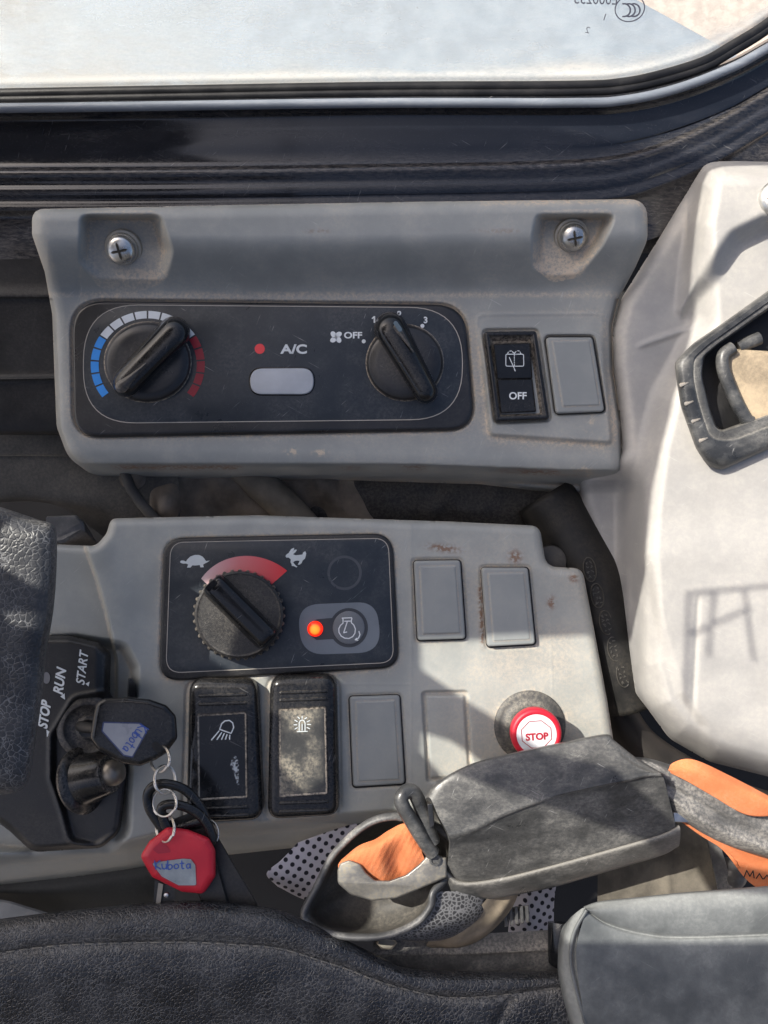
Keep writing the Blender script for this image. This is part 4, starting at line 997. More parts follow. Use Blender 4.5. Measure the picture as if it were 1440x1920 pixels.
# ------------------------------------------------------------------ right-hand cover with door latch
def cover():
    T = thing('side_cover', 'large dusty pale grey plastic cover at the right with a moulded corner', 'cover', (1320, 900, 20))
    outl = rpoly([(1297, 343), (1322, 303), (1380, 302), (1620, 308), (1620, 1480), (1440, 1456), (1330, 1428), (1255, 1385), (1215, 1330), (1192, 1300), (1180, 1240), (1145, 1120), (1108, 1015), (1086, 945), (1086, 900), (1168, 860), (1163, 790), (1150, 690), (1148, 620), (1165, 560), (1240, 440)],
                 [20, 30, 30, 5, 5, 80, 80, 60, 60, 30, 60, 60, 30, 30, 20, 40, 60, 60, 60, 60, 60])
    body = rpoly([(1310, 295), (1640, 295), (1640, 1500), (1440, 1470), (1330, 1440), (1255, 1395), (1212, 1335), (1190, 1250), (1190, 1120), (1184, 1040), (1188, 960), (1205, 830), (1228, 740), (1255, 690), (1280, 640), (1300, 600), (1290, 420)], 40)
    pit = [(1314, 665), (1345, 640), (1640, 425), (1640, 720), (1440, 790), (1352, 822), (1332, 805), (1308, 705)]
    boss = rpoly([(1300, 335), (1345, 290), (1640, 290), (1640, 420), (1440, 440), (1395, 462), (1340, 540), (1276, 606), (1262, 585), (1272, 480)], 12)
    def zf(X, Y, d):
        z = 10 + 0 * X
        s = sdf(X, Y, body); z = z + 62 * (1 - sstep(-55, 14, s))
        s = sdf(X, Y, boss); z = z + 44 * (1 - sstep(-44, 2, s))
        # shallow fold running down the body
        f = np.interp(Y, [980, 1050, 1200, 1300, 1360], [1190, 1208, 1245, 1275, 1320]); 
        z = z + 9 * sstep(-14, 14, X - f) * sstep(960, 1060, Y)
        z = z - 3 * np.exp(-((X - 1304 - (Y - 1230) * -.05) / 5) ** 2) * sstep(1110, 1130, Y) * sstep(1370, 1300, Y)
        z = z + 5 * np.exp(-((Y - 648 - (X - 1200) * -.35) / 6) ** 2) * sstep(1185, 1215, X) * sstep(1330, 1280, X)
        s = sdf(X, Y, pit); z = z - 75 * (1 - sstep(-8, 4, s))
        z = z - 110 * sstep(850, 930, Y) * sstep(1215, 1150, X)
        # rounds away at the bottom and at the rim
        r = 30.; t = np.clip((r + d) / r, 0, 1); z = z - 1.5 * r * (1 - np.sqrt(np.clip(1 - t * t, 0, 1)))
        low = np.clip((Y - (1290 + (X - 1200) * .35)) / 130, 0, 1.2); z = z - 95 * low ** 2
        return z + 1.2 * noise2(X, Y, 90, 50)
    def df(X, Y, d):
        n = noise2(X, Y, 40, 52) * .6 + noise2(X, Y, 12, 53) * .4
        D = 1.1 * np.exp(-np.abs(d + 22) / 16) * (Y < 900) * (X < 1290) * (.4 + n)
        s = sdf(X, Y, body); D += .62 * (1 - sstep(-30, 30, s)) * (.75 + .5 * n)
        return D * (1 - .9 * sstep(1300, 1420, Y - (X - 1250) * .25) * (.5 + n)) - .35 * np.exp(-((X - 1370) / 60) ** 2 - ((Y - 1230) / 80) ** 2) * n
    relief('shell', outl, zf, 3.0, M['cover'], T, df, conc=.4)
    screw(T, (1452, 376, 104), (-.25, -.1, 1), 34, 30)
    ink = plain('faint_grey_marking', (.17, .17, .18), .7)
    zb = lambda x, y: 118 + 0 * np.asarray(x, float)
    # latch
    H_ = thing('door_latch', 'black textured latch bezel with a dusty metal pull lever, set in the right cover', 'latch', (1400, 720, 80))
    o = rpoly([(1266, 680), (1300, 646), (1440, 546), (1660, 400), (1660, 760), (1440, 842), (1352, 882), (1326, 872), (1305, 840), (1277, 762)], [20, 20, 100, 5, 5, 100, 24, 24, 60, 60], 8)
    i = rpoly([(1318, 668), (1345, 645), (1440, 578), (1660, 430), (1660, 700), (1440, 778), (1352, 810), (1340, 800), (1330, 770), (1314, 705)], [16, 16, 60, 5, 5, 60, 14, 14, 60, 60], 8)
    n = 160; o2 = align(resamp(o, n)); i2 = align(resamp(i, n, ref=o))
    def mixo(t): return [tuple(np.array(a) * (1 - t) + np.array(b) * t) for a, b in zip(o2, i2)]
    zf_ = 88
    lv = [(inset(o2, -2), zf_ - 40), (o2, zf_), (mixo(.10), zf_ + 9), (mixo(.30), zf_ + 14), (mixo(.62), zf_ + 13), (mixo(.68), zf_ + 8), (mixo(.74), zf_ + 9), (mixo(.96), zf_ + 8), (mixo(1.0), zf_ + 3), (inset(i2, 3), zf_ - 55)]
    loft('bezel', lv, M['dirtyblack'], H_, cap=False, dust=[.6, .3, 0, 0, 0, .8, .3, .2, 1, .5], smooth=50)
    loft('recess_floor', [(inset(i2, -2), zf_ - 56), (inset(i2, 1), zf_ - 55)], M['rubber'], H_)
    # four notches on the outer flank
    for k, (x, y) in enumerate(((1273, 722), (1282, 757), (1295, 790), (1309, 826))):
        loft('rib', [(capsule((x + 5, y), (x + 17, y - 4), 5, 3), zf_ + 2), (capsule((x + 5, y), (x + 17, y - 4), 4, 2), zf_ + 13.5), (capsule((x + 6, y), (x + 16, y - 4), 2, 1), zf_ + 15)], M['rubdust'], H_, dust=[1, .5, .3])
    # pull lever
    lev = [(1350, 668), (1362, 650), (1385, 655), (1470, 660), (1640, 640), (1640, 760), (1440, 782), (1412, 796), (1398, 792), (1372, 745), (1352, 700)]
    lo = rpoly(lev, 8)
    l_ = loft('pull_lever', [(lo, zf_ - 48), (lo, zf_ - 14), (inset(lo, 4), zf_ - 9)], M['mudfloor'], H_, dust=[0, 0, .3]); tag(l_, 'metal pull lever caked with tan dust')
    tube('lever_lip', [(x, y, zf_ - 6) for x, y, in [(p[0], p[1]) for p in spline([(1374, 652), (1357, 665), (1356, 690), (1367, 722), (1382, 756), (1399, 786), (1408, 792)], 6)]], 12, M['dirtyblack'], l_, n=12)
    tube('hinge_pin', [(1384, 652, zf_ - 22), (1404, 642, zf_ - 20), (1424, 634, zf_ - 20)], 12, M['dirtyblack'], H_, n=12)
M['mudfloor'] = pmat('tan_dust_on_metal', (0.30, 0.24, 0.165), 0.8, dust=.8, bump=.7, bs=700, mott=.35, dcol=(.46, .36, .24))
M['rubdust'] = pmat('dusty_rib', (0.16, 0.155, 0.15), 0.6, dust=.8, bump=.4)
def align(o):
    k = min(range(len(o)), key=lambda i: o[i][0] + o[i][1] * .3); return o[k:] + o[:k]
cover()

# ------------------------------------------------------------------ things behind and between the consoles
def behind():
    # grey sill left of the climate console
    T = sheet('lower_sill', [[(-60, 812, -110), (60, 812, -110), (330, 815, -110)], [(-60, 850, -112), (60, 850, -112), (330, 855, -112)], [(-60, 857, -108), (60, 855, -108), (330, 860, -108)], [(-60, 864, -114), (60, 862, -114), (330, 868, -114)], [(-60, 930, -122), (100, 930, -122), (330, 985, -125)], [(-60, 945, -150), (95, 945, -150), (200, 1010, -150)]],
              M['trim'], None, nu=50, nv=6, dust=[.2, .3, .9, .3, .3, .1], smooth=180)
    tag(T, 'dusty grey plastic sill below the dark wall at the left edge', 'sill')
    b = loft('seat_bracket', [(rpoly([(90, 968), (145, 967), (158, 978), (185, 1022), (90, 1022)], 4), -130), (rpoly([(86, 968), (142, 966), (156, 978), (160, 996), (120, 1018), (86, 1020)], 4), -75), (rpoly([(88, 970), (140, 969), (150, 980), (152, 992), (118, 1012), (88, 1014)], 4), -70)], M['armgrey'], None)
    tag(b, 'small grey metal bracket between the armrest and the left console edge', 'bracket')
    # crumpled cloth boot between the consoles
    def wr(X, Y): return 22 * np.sin((X + .6 * Y) / 17) * np.exp(-((X - 290) / 70) ** 2) + 14 * np.sin((X - Y) / 27) + 10 * noise2(X, Y, 24, 61)
    rows = [[(180, 860, -150), (260, 860, -140), (400, 860, -150), (700, 860, -190)], [(200, 910, -140), (280, 905, -120), (400, 905, -145), (700, 905, -190)], [(230, 960, -150), (300, 960, -130), (400, 960, -150), (700, 960, -200)], [(240, 1020, -170), (300, 1020, -170), (400, 1020, -170), (700, 1020, -210)]]
    o = sheet('cloth_cover', rows, M['brown'], None, nu=120, nv=16, zfun=wr, thick=3, smooth=180); tag(o, 'crumpled brown dusty cloth cover showing in the gap between the two consoles', 'cloth')
    o = tube('hose', [(430, 850, -150), (480, 900, -142), (530, 945, -140), (590, 1010, -145)], 34, M['hose'], None, n=18); tag(o, 'dusty brown hose crossing the gap between the two consoles', 'hose')
    o = tube('cable', [(232, 880, -95), (245, 915, -92), (262, 940, -92), (300, 985, -95)], 11, M['trim'], None, n=12); tag(o, 'grey cable in front of the crumpled cloth under the console', 'cable')
    # dark fixed trim behind, right part
    rows = [[(520, 880, -200), (800, 880, -195), (1010, 900, -190), (1180, 930, -180)], [(520, 930, -190), (800, 935, -185), (1010, 950, -180), (1170, 970, -175)], [(520, 985, -200), (800, 985, -195), (1000, 990, -190), (1150, 1010, -180)], [(520, 1040, -230), (800, 1040, -230), (1000, 1050, -230), (1150, 1080, -220)]]
    o = sheet('floor_trim', rows, M['rubber'], None, nu=60, nv=8, zfun=lambda X, Y: 6 * noise2(X, Y, 30, 64), dust=[.4, .7, .6, .3], smooth=180); tag(o, 'dark dusty rubber trim behind the right half of the console gap', 'trim')
    # rubber duct with raised oval marks
    T = thing('rubber_duct', 'black rubber duct with raised oval emblems running down beside the console edge', 'duct', (1130, 1150, -130))
    path = [(1020, 930, -150), (1070, 1010, -140), (1110, 1090, -130), (1135, 1170, -125), (1158, 1250, -125), (1178, 1320, -130)]
    tube('duct_body', spline(path, 8), 62, M['duct'], T, n=36, smooth=180)
    for k, (x, y) in enumerate(((1120, 1117), (1136, 1167), (1151, 1217), (1168, 1266), (1106, 1068))):
        zc = -66; a = -.28 + math.pi / 2
        e = ell(x, y, 23, 11.5, 28, rot=a + .1)
        ce = tube('emblem', [(p[0], p[1], -64 - ((p[0] - x) / 11.5) ** 2 * 1.5) for p in e], 1.3, M['engr'], T, closed=True, n=6)
        L = []
        for r in range(4):
            for c in range(2):
                u = (r - 1.5) * 9; v = (c - .5) * 8; px = x + u * math.cos(a) - v * math.sin(a); py = y + u * math.sin(a) + v * math.cos(a)
                rr = random.Random(k * 100 + r * 7 + c); L.append([(px + rr.uniform(-3, 3), py + rr.uniform(-3, 3)) for _ in range(4)])
        strokes('emblem_marks', L, 1.5, -61.5, M['engr'], ce)
    text('raised_digit', '2', 1156, 1164, 12, -66, M['engr'], T, rot=-.3 + math.pi, bold=0)
    text('raised_digit', '5', 1168, 1212, 14, -66, M['engr'], T, rot=-.3, bold=0)
    text('raised_digit', '6', 1185, 1266, 14, -66, M['engr'], T, rot=-.3, bold=0)
    BR = lathe('round_cap', [(30, -10), (32, 0), (30, 6), (22, 9), (.1, 10)], (1032, 1052, -90), (0, 0, 1), M['trim'], T, n=32)  # plain round cap beside the duct, only grouped with it
    # dark pieces under the right cover
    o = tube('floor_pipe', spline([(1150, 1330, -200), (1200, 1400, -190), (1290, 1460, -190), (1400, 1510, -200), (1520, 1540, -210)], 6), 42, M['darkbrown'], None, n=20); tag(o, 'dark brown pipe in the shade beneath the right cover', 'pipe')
    # left bottom shell pieces under console, above seat
    rows = [[(-60, 1655, -150), (100, 1645, -150), (320, 1610, -150)], [(-60, 1670, -140), (100, 1668, -140), (320, 1640, -140)], [(-60, 1680, -150), (100, 1690, -150), (320, 1680, -150)], [(-60, 1740, -190), (100, 1750, -190), (320, 1730, -190)]]
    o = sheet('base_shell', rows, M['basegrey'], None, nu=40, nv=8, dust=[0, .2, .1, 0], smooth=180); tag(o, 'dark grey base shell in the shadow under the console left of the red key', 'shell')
    o = loft('seat_slide', [(rpoly([(-80, 1672), (20, 1690), (98, 1714), (60, 1760), (-80, 1760)], 6), -120), (rpoly([(-80, 1672), (20, 1690), (98, 1714), (60, 1760), (-80, 1760)], 6), -95), (inset(rpoly([(-80, 1672), (20, 1690), (98, 1714), (60, 1760), (-80, 1760)], 6), 4), -90)], M['slide'], None); tag(o, 'pale grey corner of the seat slide at the lower left edge', 'seat slide')
    # polka dot cloth
    def wv(X, Y): return 8 * np.sin(X / 30 + Y / 40)
    rows = [[(558, 1580, -70), (610, 1562, -75), (680, 1540, -80)], [(528, 1612, -60), (590, 1610, -62), (690, 1600, -70)], [(500, 1638, -60), (560, 1650, -55), (700, 1660, -60)], [(520, 1662, -75), (580, 1690, -70), (700, 1720, -70)]]
    o = sheet('dotted_cloth', rows, M['dots'], None, nu=50, nv=12, zfun=wv, thick=4, smooth=180); tag(o, 'white cloth with navy polka dots poking out below the beacon rocker', 'cloth')
    rows = [[(950, 1630, -190), (990, 1630, -180), (1050, 1625, -190)], [(955, 1680, -170), (990, 1680, -160), (1040, 1680, -180)], [(955, 1720, -170), (990, 1730, -160), (1038, 1730, -180)], [(950, 1775, -180), (990, 1775, -180), (1034, 1775, -190)]]
    o = sheet('dotted_cloth', rows, M['dots'], None, nu=40, nv=12, zfun=wv, thick=4, smooth=180); tag(o, 'second piece of dotted white cloth in the gap under the buckle housing', 'cloth')
    # beige floor part right of the buckle
    rows = [[(1110, 1560, -90), (1220, 1540, -90), (1330, 1520, -90)], [(1120, 1620, -80), (1230, 1610, -80), (1335, 1600, -80)], [(1120, 1700, -75), (1230, 1700, -75), (1350, 1700, -75)]]
    o = sheet('dusty_floor_mat', rows, M['beigefloor'], None, nu=30, nv=10, zfun=lambda X, Y: 7 * np.exp(-((X - 1252) / 4) ** 2) + 4 * noise2(X, Y, 30, 3), smooth=180); tag(o, 'tan dusty floor mat showing between the buckle housing and the seat', 'floor mat')
    o = loft('frame_post', [(rpoly([(1322, 1560), (1345, 1570), (1378, 1665), (1345, 1668)], 3), -60), (rpoly([(1324, 1560), (1347, 1572), (1374, 1665), (1346, 1668)], 3), -20)], M['armgrey'], None); tag(o, 'grey metal post between the floor mat and the lower orange belt', 'post')
    o = lathe('round_knob', [(26, -20), (28, 0), (24, 14), (14, 22), (.1, 25)], (1372, 1640, -40), (0, 0, 1), M['armgrey'], None, n=28); tag(o, 'round dusty knob partly behind the hanging orange belt', 'joint')  # round knob by the post; no joint is modelled
    # harness clip and seat rail
    rows = [[(700, 1752, -20), (860, 1752, -20), (1090, 1740, -20)], [(700, 1772, -18), (860, 1772, -18), (1090, 1760, -18)], [(700, 1790, -14), (880, 1788, -14), (1090, 1778, -14)], [(700, 1794, -18), (880, 1792, -18), (1090, 1783, -18)], [(700, 1822, -22), (880, 1824, -22), (1090, 1818, -22)], [(700, 1850, -60), (880, 1850, -60), (1090, 1850, -60)]]
    o = sheet('seat_rail', rows, M['armgrey'], None, nu=60, nv=5, dust=[.2, .4, .8, .2, 0, 0], smooth=50); tag(o, 'grey metal seat rail along the front edge of the leather cushion', 'rail')
    T = thing('cable_clip', 'small ribbed grey cable clip beside the dotted cloth', 'clip', (960, 1720, -20))
    for k in range(5):
        bx_ = [(944 + 10 * k, 1702 - 1 * k), (951 + 10 * k, 1701 - k), (953 + 10 * k, 1737 - 2 * k), (946 + 10 * k, 1738 - 2 * k)]
        loft('rib', [(bx_, -34), (bx_, -18), (inset(bx_, 1), -16)], M['armgrey'], T)
    slab('clip_body', rpoly([(935, 1712), (992, 1706), (992, 1722), (938, 1728)], 2), -40, -22, M['dirtyblack'], T, r=2)
    o = loft('rail_bolt', [(ell(725, 1768, 20, 14, 6), -20), (ell(725, 1768, 20, 14, 6), 4), (ell(725, 1768, 16, 11, 6), 7)], M['washer'], None, smooth=20); tag(o, 'hexagonal dusty bolt on the seat rail beneath the belt pouch', 'bolt')
M['hose'] = pmat('dusty_hose', (0.11, 0.095, 0.075), .75, dust=.6, bump=.4, dcol=(.15, .13, .10), mott=.35)
M['duct'] = pmat('duct_rubber', (0.010, 0.010, 0.010), .5, spec=.3, dust=.25, bump=.4, dcol=(.10, .085, .065), mott=.3)
M['engr'] = pmat('raised_rubber_mark', (0.04, 0.038, 0.034), .45, dust=.4, bump=.2, dcol=(.12, .1, .08))
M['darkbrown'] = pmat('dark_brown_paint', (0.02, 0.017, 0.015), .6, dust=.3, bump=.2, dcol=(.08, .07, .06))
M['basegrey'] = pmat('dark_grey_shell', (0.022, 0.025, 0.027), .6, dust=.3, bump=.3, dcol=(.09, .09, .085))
M['slide'] = pmat('grey_slide', (0.16, 0.17, 0.18), .5, dust=.3, bump=.2)
M['beigefloor'] = pmat('tan_mat', (0.11, 0.098, 0.08), .8, dust=.6, bump=.5, mott=.4, dcol=(.2, .175, .14))
behind()

# ------------------------------------------------------------------ keys
def keys():
    ZK = 70
    T = thing('ignition_key', 'black bowed ignition key with a grey sticker standing in the ignition lock', 'key', (200, 1370, ZK - 40))
    o = rpoly([(175, 1340), (180, 1318), (195, 1309), (240, 1307), (280, 1311), (312, 1322), (330, 1342), (333, 1384), (312, 1412), (292, 1425), (262, 1437), (228, 1431), (186, 1408), (168, 1384)], 16, 7)
    lv = [(inset(o, 6), ZK - 36), (inset(o, 1), ZK - 30)] + [(inset(o, 11 * (1 - math.cos(math.pi / 2 * k / 6))), ZK - 11 + 11 * math.sin(math.pi / 2 * k / 6)) for k in range(7)]
    b = loft('bow', lv, M['gloss'], T, smooth=80, dust=[0] * 8 + [.1], capb=True)
    st = rpoly([(193, 1353), (264, 1355), (279, 1367), (249, 1421), (231, 1417), (190, 1371)], 4)
    flat('sticker_rim', [st], ZK + .6, M['bluerim'], b); s = flat('sticker', [inset(st, 2.5)], ZK + 1.2, M['sticker'], b)
    ink_text(b, (271, 1362), (236, 1411), 19, ZK + 1.8, True)
    flat('ring_hole', [ell(294, 1401, 11, 8, 18, rot=.9)], ZK + .5, M['dark'], b)
    tube('shank', [(185, 1366, ZK - 16), (160, 1364, ZK - 50), (150, 1362, ZK - 84)], 10, M['blackm'], T, n=12)
    # split rings
    def ring(c, rx, ry, tiltv, name='key_ring', lab=''):
        T = None; path = []; n = 96
        U = Vector((1, 0, 0)); Vv = Vector((0, 1, 0))
        for i in range(n + 1):
            t = 4 * math.pi * i / n + .6; x = c[0] + rx * math.cos(t); y = c[1] + ry * math.sin(t)
            z = c[2] + tiltv[0] * (math.cos(t)) + tiltv[1] * math.sin(t) + 4.6 * (i / n - .5) * 2
            path.append((x + 2.2 * (i / n - .5) * 2, y, z))
        o = tube(name, path, 1.7, M['steel'], None, n=7); tag(o, lab, 'key ring', 'split rings joining the keys')
    ring((300, 1423, ZK + 2), 17, 25, (22, 10), lab='uppermost steel split ring, threaded through the black ignition key')
    ring((309, 1462, ZK + 2), 19, 27, (-16, 12), lab='steel split ring below the topmost ring, looping the upper black key bow')
    ring((308, 1505, ZK + 4), 22, 26, (10, 8), lab='steel split ring round the lower black key bow, above the red key ring')
    ring((310, 1552, ZK + 8), 16, 27, (20, 14), lab='steel split ring passing through the hole of the red key')
    ring((386, 1562, ZK - 25), 22, 26, (8, 8), lab='steel split ring peeking out right of the red key')
    # two black spare keys: loop bow and long blade cover
    def spare(loop, hole, blade, z, lab):
        T = thing('spare_key', lab, 'key', (*loop[0], z - 10), 'black spare keys on the ring')
        P = [(p[0], p[1], z + (p[1] - 1500) * -.12) for p in loop]
        tube('bow', spline(P, 8, True), 9, M['gloss'], T, closed=True, n=12, flatten=.75)
        bo = rpoly(blade, 6)
        loft('blade_cover', [(bo, z - 30), (bo, z - 18), (inset(bo, 2), z - 15)], M['blackm'], T, capb=True, dust=[0, .4, .1])
    spare([(277, 1490), (290, 1473), (315, 1470), (345, 1480), (370, 1505), (385, 1535), (370, 1540), (340, 1550), (312, 1560), (295, 1540), (280, 1515)], None, [(300, 1545), (380, 1515), (408, 1568), (486, 1700), (430, 1704), (400, 1640)], ZK - 4, 'upper black key with an oval loop bow behind the red key')
    spare([(303, 1515), (318, 1508), (345, 1512), (372, 1526), (392, 1552), (396, 1580), (370, 1590), (340, 1585), (318, 1560), (306, 1535)], None, [(330, 1560), (388, 1550), (402, 1600), (430, 1702), (380, 1700)], ZK + 4, 'lower black key whose curved bow overlaps the top of the red key')
    # red key
    T = thing('red_key', 'red plastic headed key with a handwritten grey sticker hanging above the seat', 'key', (335, 1620, ZK - 20))
    z = ZK + 16
    o = rpoly([(263, 1605), (280, 1577), (314, 1550), (352, 1555), (392, 1571), (404, 1594), (404, 1643), (382, 1676), (341, 1672), (286, 1645), (274, 1626)], 13, 7)
    b = loft('bow', [(inset(o, 8), z - 36), (inset(o, 1), z - 28)] + [(inset(o, 15 * (1 - math.cos(math.pi / 2 * k / 7))), z - 13 + 13 * math.sin(math.pi / 2 * k / 7)) for k in range(8)], M['red'], T, smooth=80, capb=True)
    st = rpoly([(284, 1618), (342, 1610), (358, 1611), (366, 1622), (368, 1660), (335, 1660), (303, 1643)], 4)
    flat('sticker_rim', [inset(st, -1.5)], z + .5, M['redtext'], b); flat('sticker', [st], z + 1.1, M['sticker2'], b)
    ink_text(b, (290, 1622), (360, 1620), 16, z + 1.8, False)
    flat('ring_hole', [rpoly([(286, 1593), (302, 1578), (310, 1582), (322, 1598), (296, 1601)], 3)], z + .6, M['redtext'], b)
    bl = rpoly([(290, 1650), (328, 1662), (326, 1720), (288, 1700)], 2); loft('blade', [(bl, z - 26), (bl, z - 18)], M['blackm'], T, capb=True)
    bl = rpoly([(297, 1655), (306, 1658), (300, 1700), (290, 1712)], 1); loft('bit', [(bl, z - 17), (bl, z - 14)], M['brass'], T, capb=True)
    lathe('rivet', [(5, 0), (4, 2), (.1, 3)], (312, 1678, z - 17), (0, 0, 1), M['steel'], T, n=12)

def ink_text(parent, a, b, h, z, mirror):
    """handwritten blue word along the line a-b"""
    glyph = {'K': [[(0, 0), (.1, 1)], [(.55, 0), (.08, .55), (.6, 1)]], 'u': [[(0, .4), (.05, .85), (.25, 1), (.45, .8), (.45, .4), (.5, 1)]],
             'b': [[(0, 0), (.02, 1), (.3, 1), (.45, .75), (.3, .5), (.03, .6)]], 'o': [[(.25, .45), (.05, .6), (.05, .9), (.25, 1), (.45, .85), (.42, .55), (.25, .45)]],
             't': [[(.2, .1), (.2, .95), (.4, 1)], [(0, .4), (.42, .38)]], 'a': [[(.42, .5), (.15, .5), (.03, .75), (.15, 1), (.38, .85), (.42, .5), (.44, 1)]]}
    L = []; x = 0
    for ch in 'Kubota':
        for st in glyph[ch]: L.append([(x + p[0], p[1]) for p in spline([(q[0], q[1]) for q in st], 3)] if len(st) > 2 else [(x + p[0], p[1]) for p in st])
        x += .62 if ch != 'K' else .72
    A = Vector(a); B = Vector(b); d = (B - A); ln = d.length; d.normalize(); nn = Vector((-d.y, d.x))
    out = []
    for s in L:
        q = []
        for px, py in s:
            u = px / x
            if mirror: u = 1 - u if False else u
            p = A + d * (u * ln) + nn * ((py - .5) * h) * (1 if not mirror else 1)
            q.append((p.x, p.y))
        out.append(q)
    strokes('handwriting', out, 2.0, z, M['ink'], parent)
M['sticker2'] = pmat('scuffed_sticker', (0.24, 0.27, 0.29), 0.3, dust=.5, bump=.1, mott=.25, dcol=(.4, .42, .42))
keys()

# ------------------------------------------------------------------ seat belt buckle housing, tongue, pouch and webbing
def belt():
    Z = 120
    T = thing('buckle_housing', 'large dusty black plastic retractor housing lying across the console corner', 'belt housing', (1030, 1560, Z - 60))
    def r(pts, z): return [(p[0], p[1], z + (p[2] if len(p) > 2 else 0)) for p in pts]
    back0 = r([(800, 1500), (818, 1472), (880, 1436), (960, 1414), (1060, 1393), (1135, 1379), (1152, 1390), (1195, 1425), (1243, 1452)], Z - 60)
    back = r([(799, 1496), (818, 1468), (880, 1434), (960, 1412), (1060, 1391), (1135, 1377), (1153, 1390), (1197, 1424), (1243, 1450)], Z)
    back2 = r([(808, 1498), (828, 1475), (886, 1443), (962, 1422), (1062, 1401), (1132, 1388), (1146, 1398), (1190, 1432), (1236, 1452)], Z + 16)
    mid = r([(822, 1530), (850, 1515), (905, 1490), (980, 1463), (1070, 1440), (1130, 1425), (1160, 1425), (1195, 1440), (1236, 1453)], Z + 22)
    rid0 = r([(838, 1558), (872, 1548), (940, 1518), (1030, 1487), (1090, 1474), (1140, 1463), (1180, 1455), (1210, 1449), (1237, 1450)], Z + 22)
    ridge = r([(842, 1570), (882, 1560), (946, 1529), (1033, 1497), (1090, 1482), (1142, 1471), (1182, 1463), (1212, 1456), (1241, 1455)], Z + 21)
    rid2 = r([(844, 1584), (886, 1572), (950, 1541), (1036, 1508), (1094, 1492), (1146, 1480), (1184, 1472), (1216, 1464), (1246, 1464)], Z + 9)
    fr = r([(838, 1625), (868, 1646), (930, 1641), (1030, 1617), (1090, 1600), (1160, 1581), (1210, 1567), (1240, 1558), (1266, 1546)], Z - 38)
    fr2 = r([(838, 1628), (868, 1650), (930, 1645), (1030, 1621), (1090, 1604), (1160, 1585), (1210, 1571), (1240, 1562), (1267, 1550)], Z - 54)
    o = sheet('upper_shell', [back0, back, back2, mid, rid0, ridge, rid2, fr, fr2], M['dirtyblack'], T, nu=90, nv=7, smooth=180, dust=[0, .1, .2, .3, .1, .05, .1, .3, .9])
    lip = [r([(836, 1626), (866, 1649), (930, 1644), (1030, 1620), (1160, 1584), (1240, 1561), (1270, 1546)], Z - 54),
           r([(830, 1628), (862, 1655), (930, 1650), (1030, 1626), (1160, 1590), (1240, 1566), (1274, 1549)], Z - 40),
           r([(832, 1640), (862, 1664), (930, 1660), (1030, 1636), (1160, 1600), (1240, 1577), (1276, 1562)], Z - 44),
           r([(842, 1665), (860, 1684), (932, 1681), (1034, 1662), (1160, 1626), (1240, 1602), (1274, 1584)], Z - 70),
           r([(846, 1670), (866, 1688), (932, 1684), (1034, 1664), (1160, 1628), (1240, 1604), (1270, 1588)], Z - 90)]
    sheet('lower_lip', lip, M['dirtyblack'], T, nu=80, nv=5, smooth=180, dust=[1.5, 2.2, .3, .1, 0])
    # left and right end walls
    L0 = [back0[0], back[0], back2[0], mid[0], rid0[0], ridge[0], rid2[0], fr[0], fr2[0]]
    sheet('end_wall', [[(p[0], p[1], p[2]) for p in L0], [(p[0] - 3, p[1] + 2, Z - 70) for p in L0]], M['dirtyblack'], T, nu=40, nv=6, smooth=180)
    R0 = [back0[-1], back[-1], back2[-1], mid[-1], rid0[-1], ridge[-1], rid2[-1], fr[-1], fr2[-1]]
    sheet('end_wall', [[(p[0], p[1], p[2]) for p in R0], [(p[0] + 3, p[1] + 4, Z - 80) for p in R0]], M['dirtyblack'], T, nu=40, nv=6, smooth=180)
    slab('side_slot', rpoly([(801, 1508), (812, 1506), (815, 1548), (806, 1556)], 3), Z - 30, Z - 4, M['black'], T, r=2)
    slab('release_tab', rpoly([(1262, 1523), (1291, 1525), (1292, 1543), (1264, 1542)], 2), Z - 60, Z - 44, M['steel'], T, r=2)
    # grey lever arm behind with orange webbing
    arm = [[(1180, 1418, Z - 70), (1225, 1424, Z - 66), (1300, 1450, Z - 64), (1380, 1490, Z - 64), (1520, 1560, Z - 64)], [(1190, 1424, Z - 30), (1230, 1434, Z - 28), (1300, 1466, Z - 28), (1380, 1508, Z - 28), (1520, 1576, Z - 28)],
           [(1200, 1436, Z - 22), (1240, 1452, Z - 22), (1305, 1490, Z - 22), (1380, 1530, Z - 22), (1520, 1590, Z - 22)], [(1215, 1456, Z - 30), (1252, 1476, Z - 30), (1312, 1516, Z - 30), (1385, 1556, Z - 30), (1520, 1605, Z - 30)],
           [(1240, 1480, Z - 26), (1262, 1500, Z - 26), (1318, 1540, Z - 24), (1390, 1574, Z - 24), (1520, 1620, Z - 24)], [(1250, 1510, Z - 50), (1276, 1532, Z - 50), (1322, 1562, Z - 46), (1390, 1592, Z - 46), (1520, 1632, Z - 46)], [(1250, 1512, Z - 90), (1276, 1536, Z - 90), (1322, 1566, Z - 80), (1390, 1596, Z - 80), (1520, 1636, Z - 80)]]
    def groove(X, Y):
        d = (Y - 1440) - (X - 1240) * .56; return -2.2 * (np.sin(d / 3.2) > .3) * sstep(1400, 1330, X) * sstep(40, 10, np.abs(d - 14))
    o = sheet('lever_arm', arm, M['armgrey'], None, nu=140, nv=8, zfun=groove, smooth=180, dust=[0, .3, .3, .1, .6, .3, 0]); tag(o, 'grooved grey plastic lever arm running from the buckle housing to the right edge', 'lever arm')
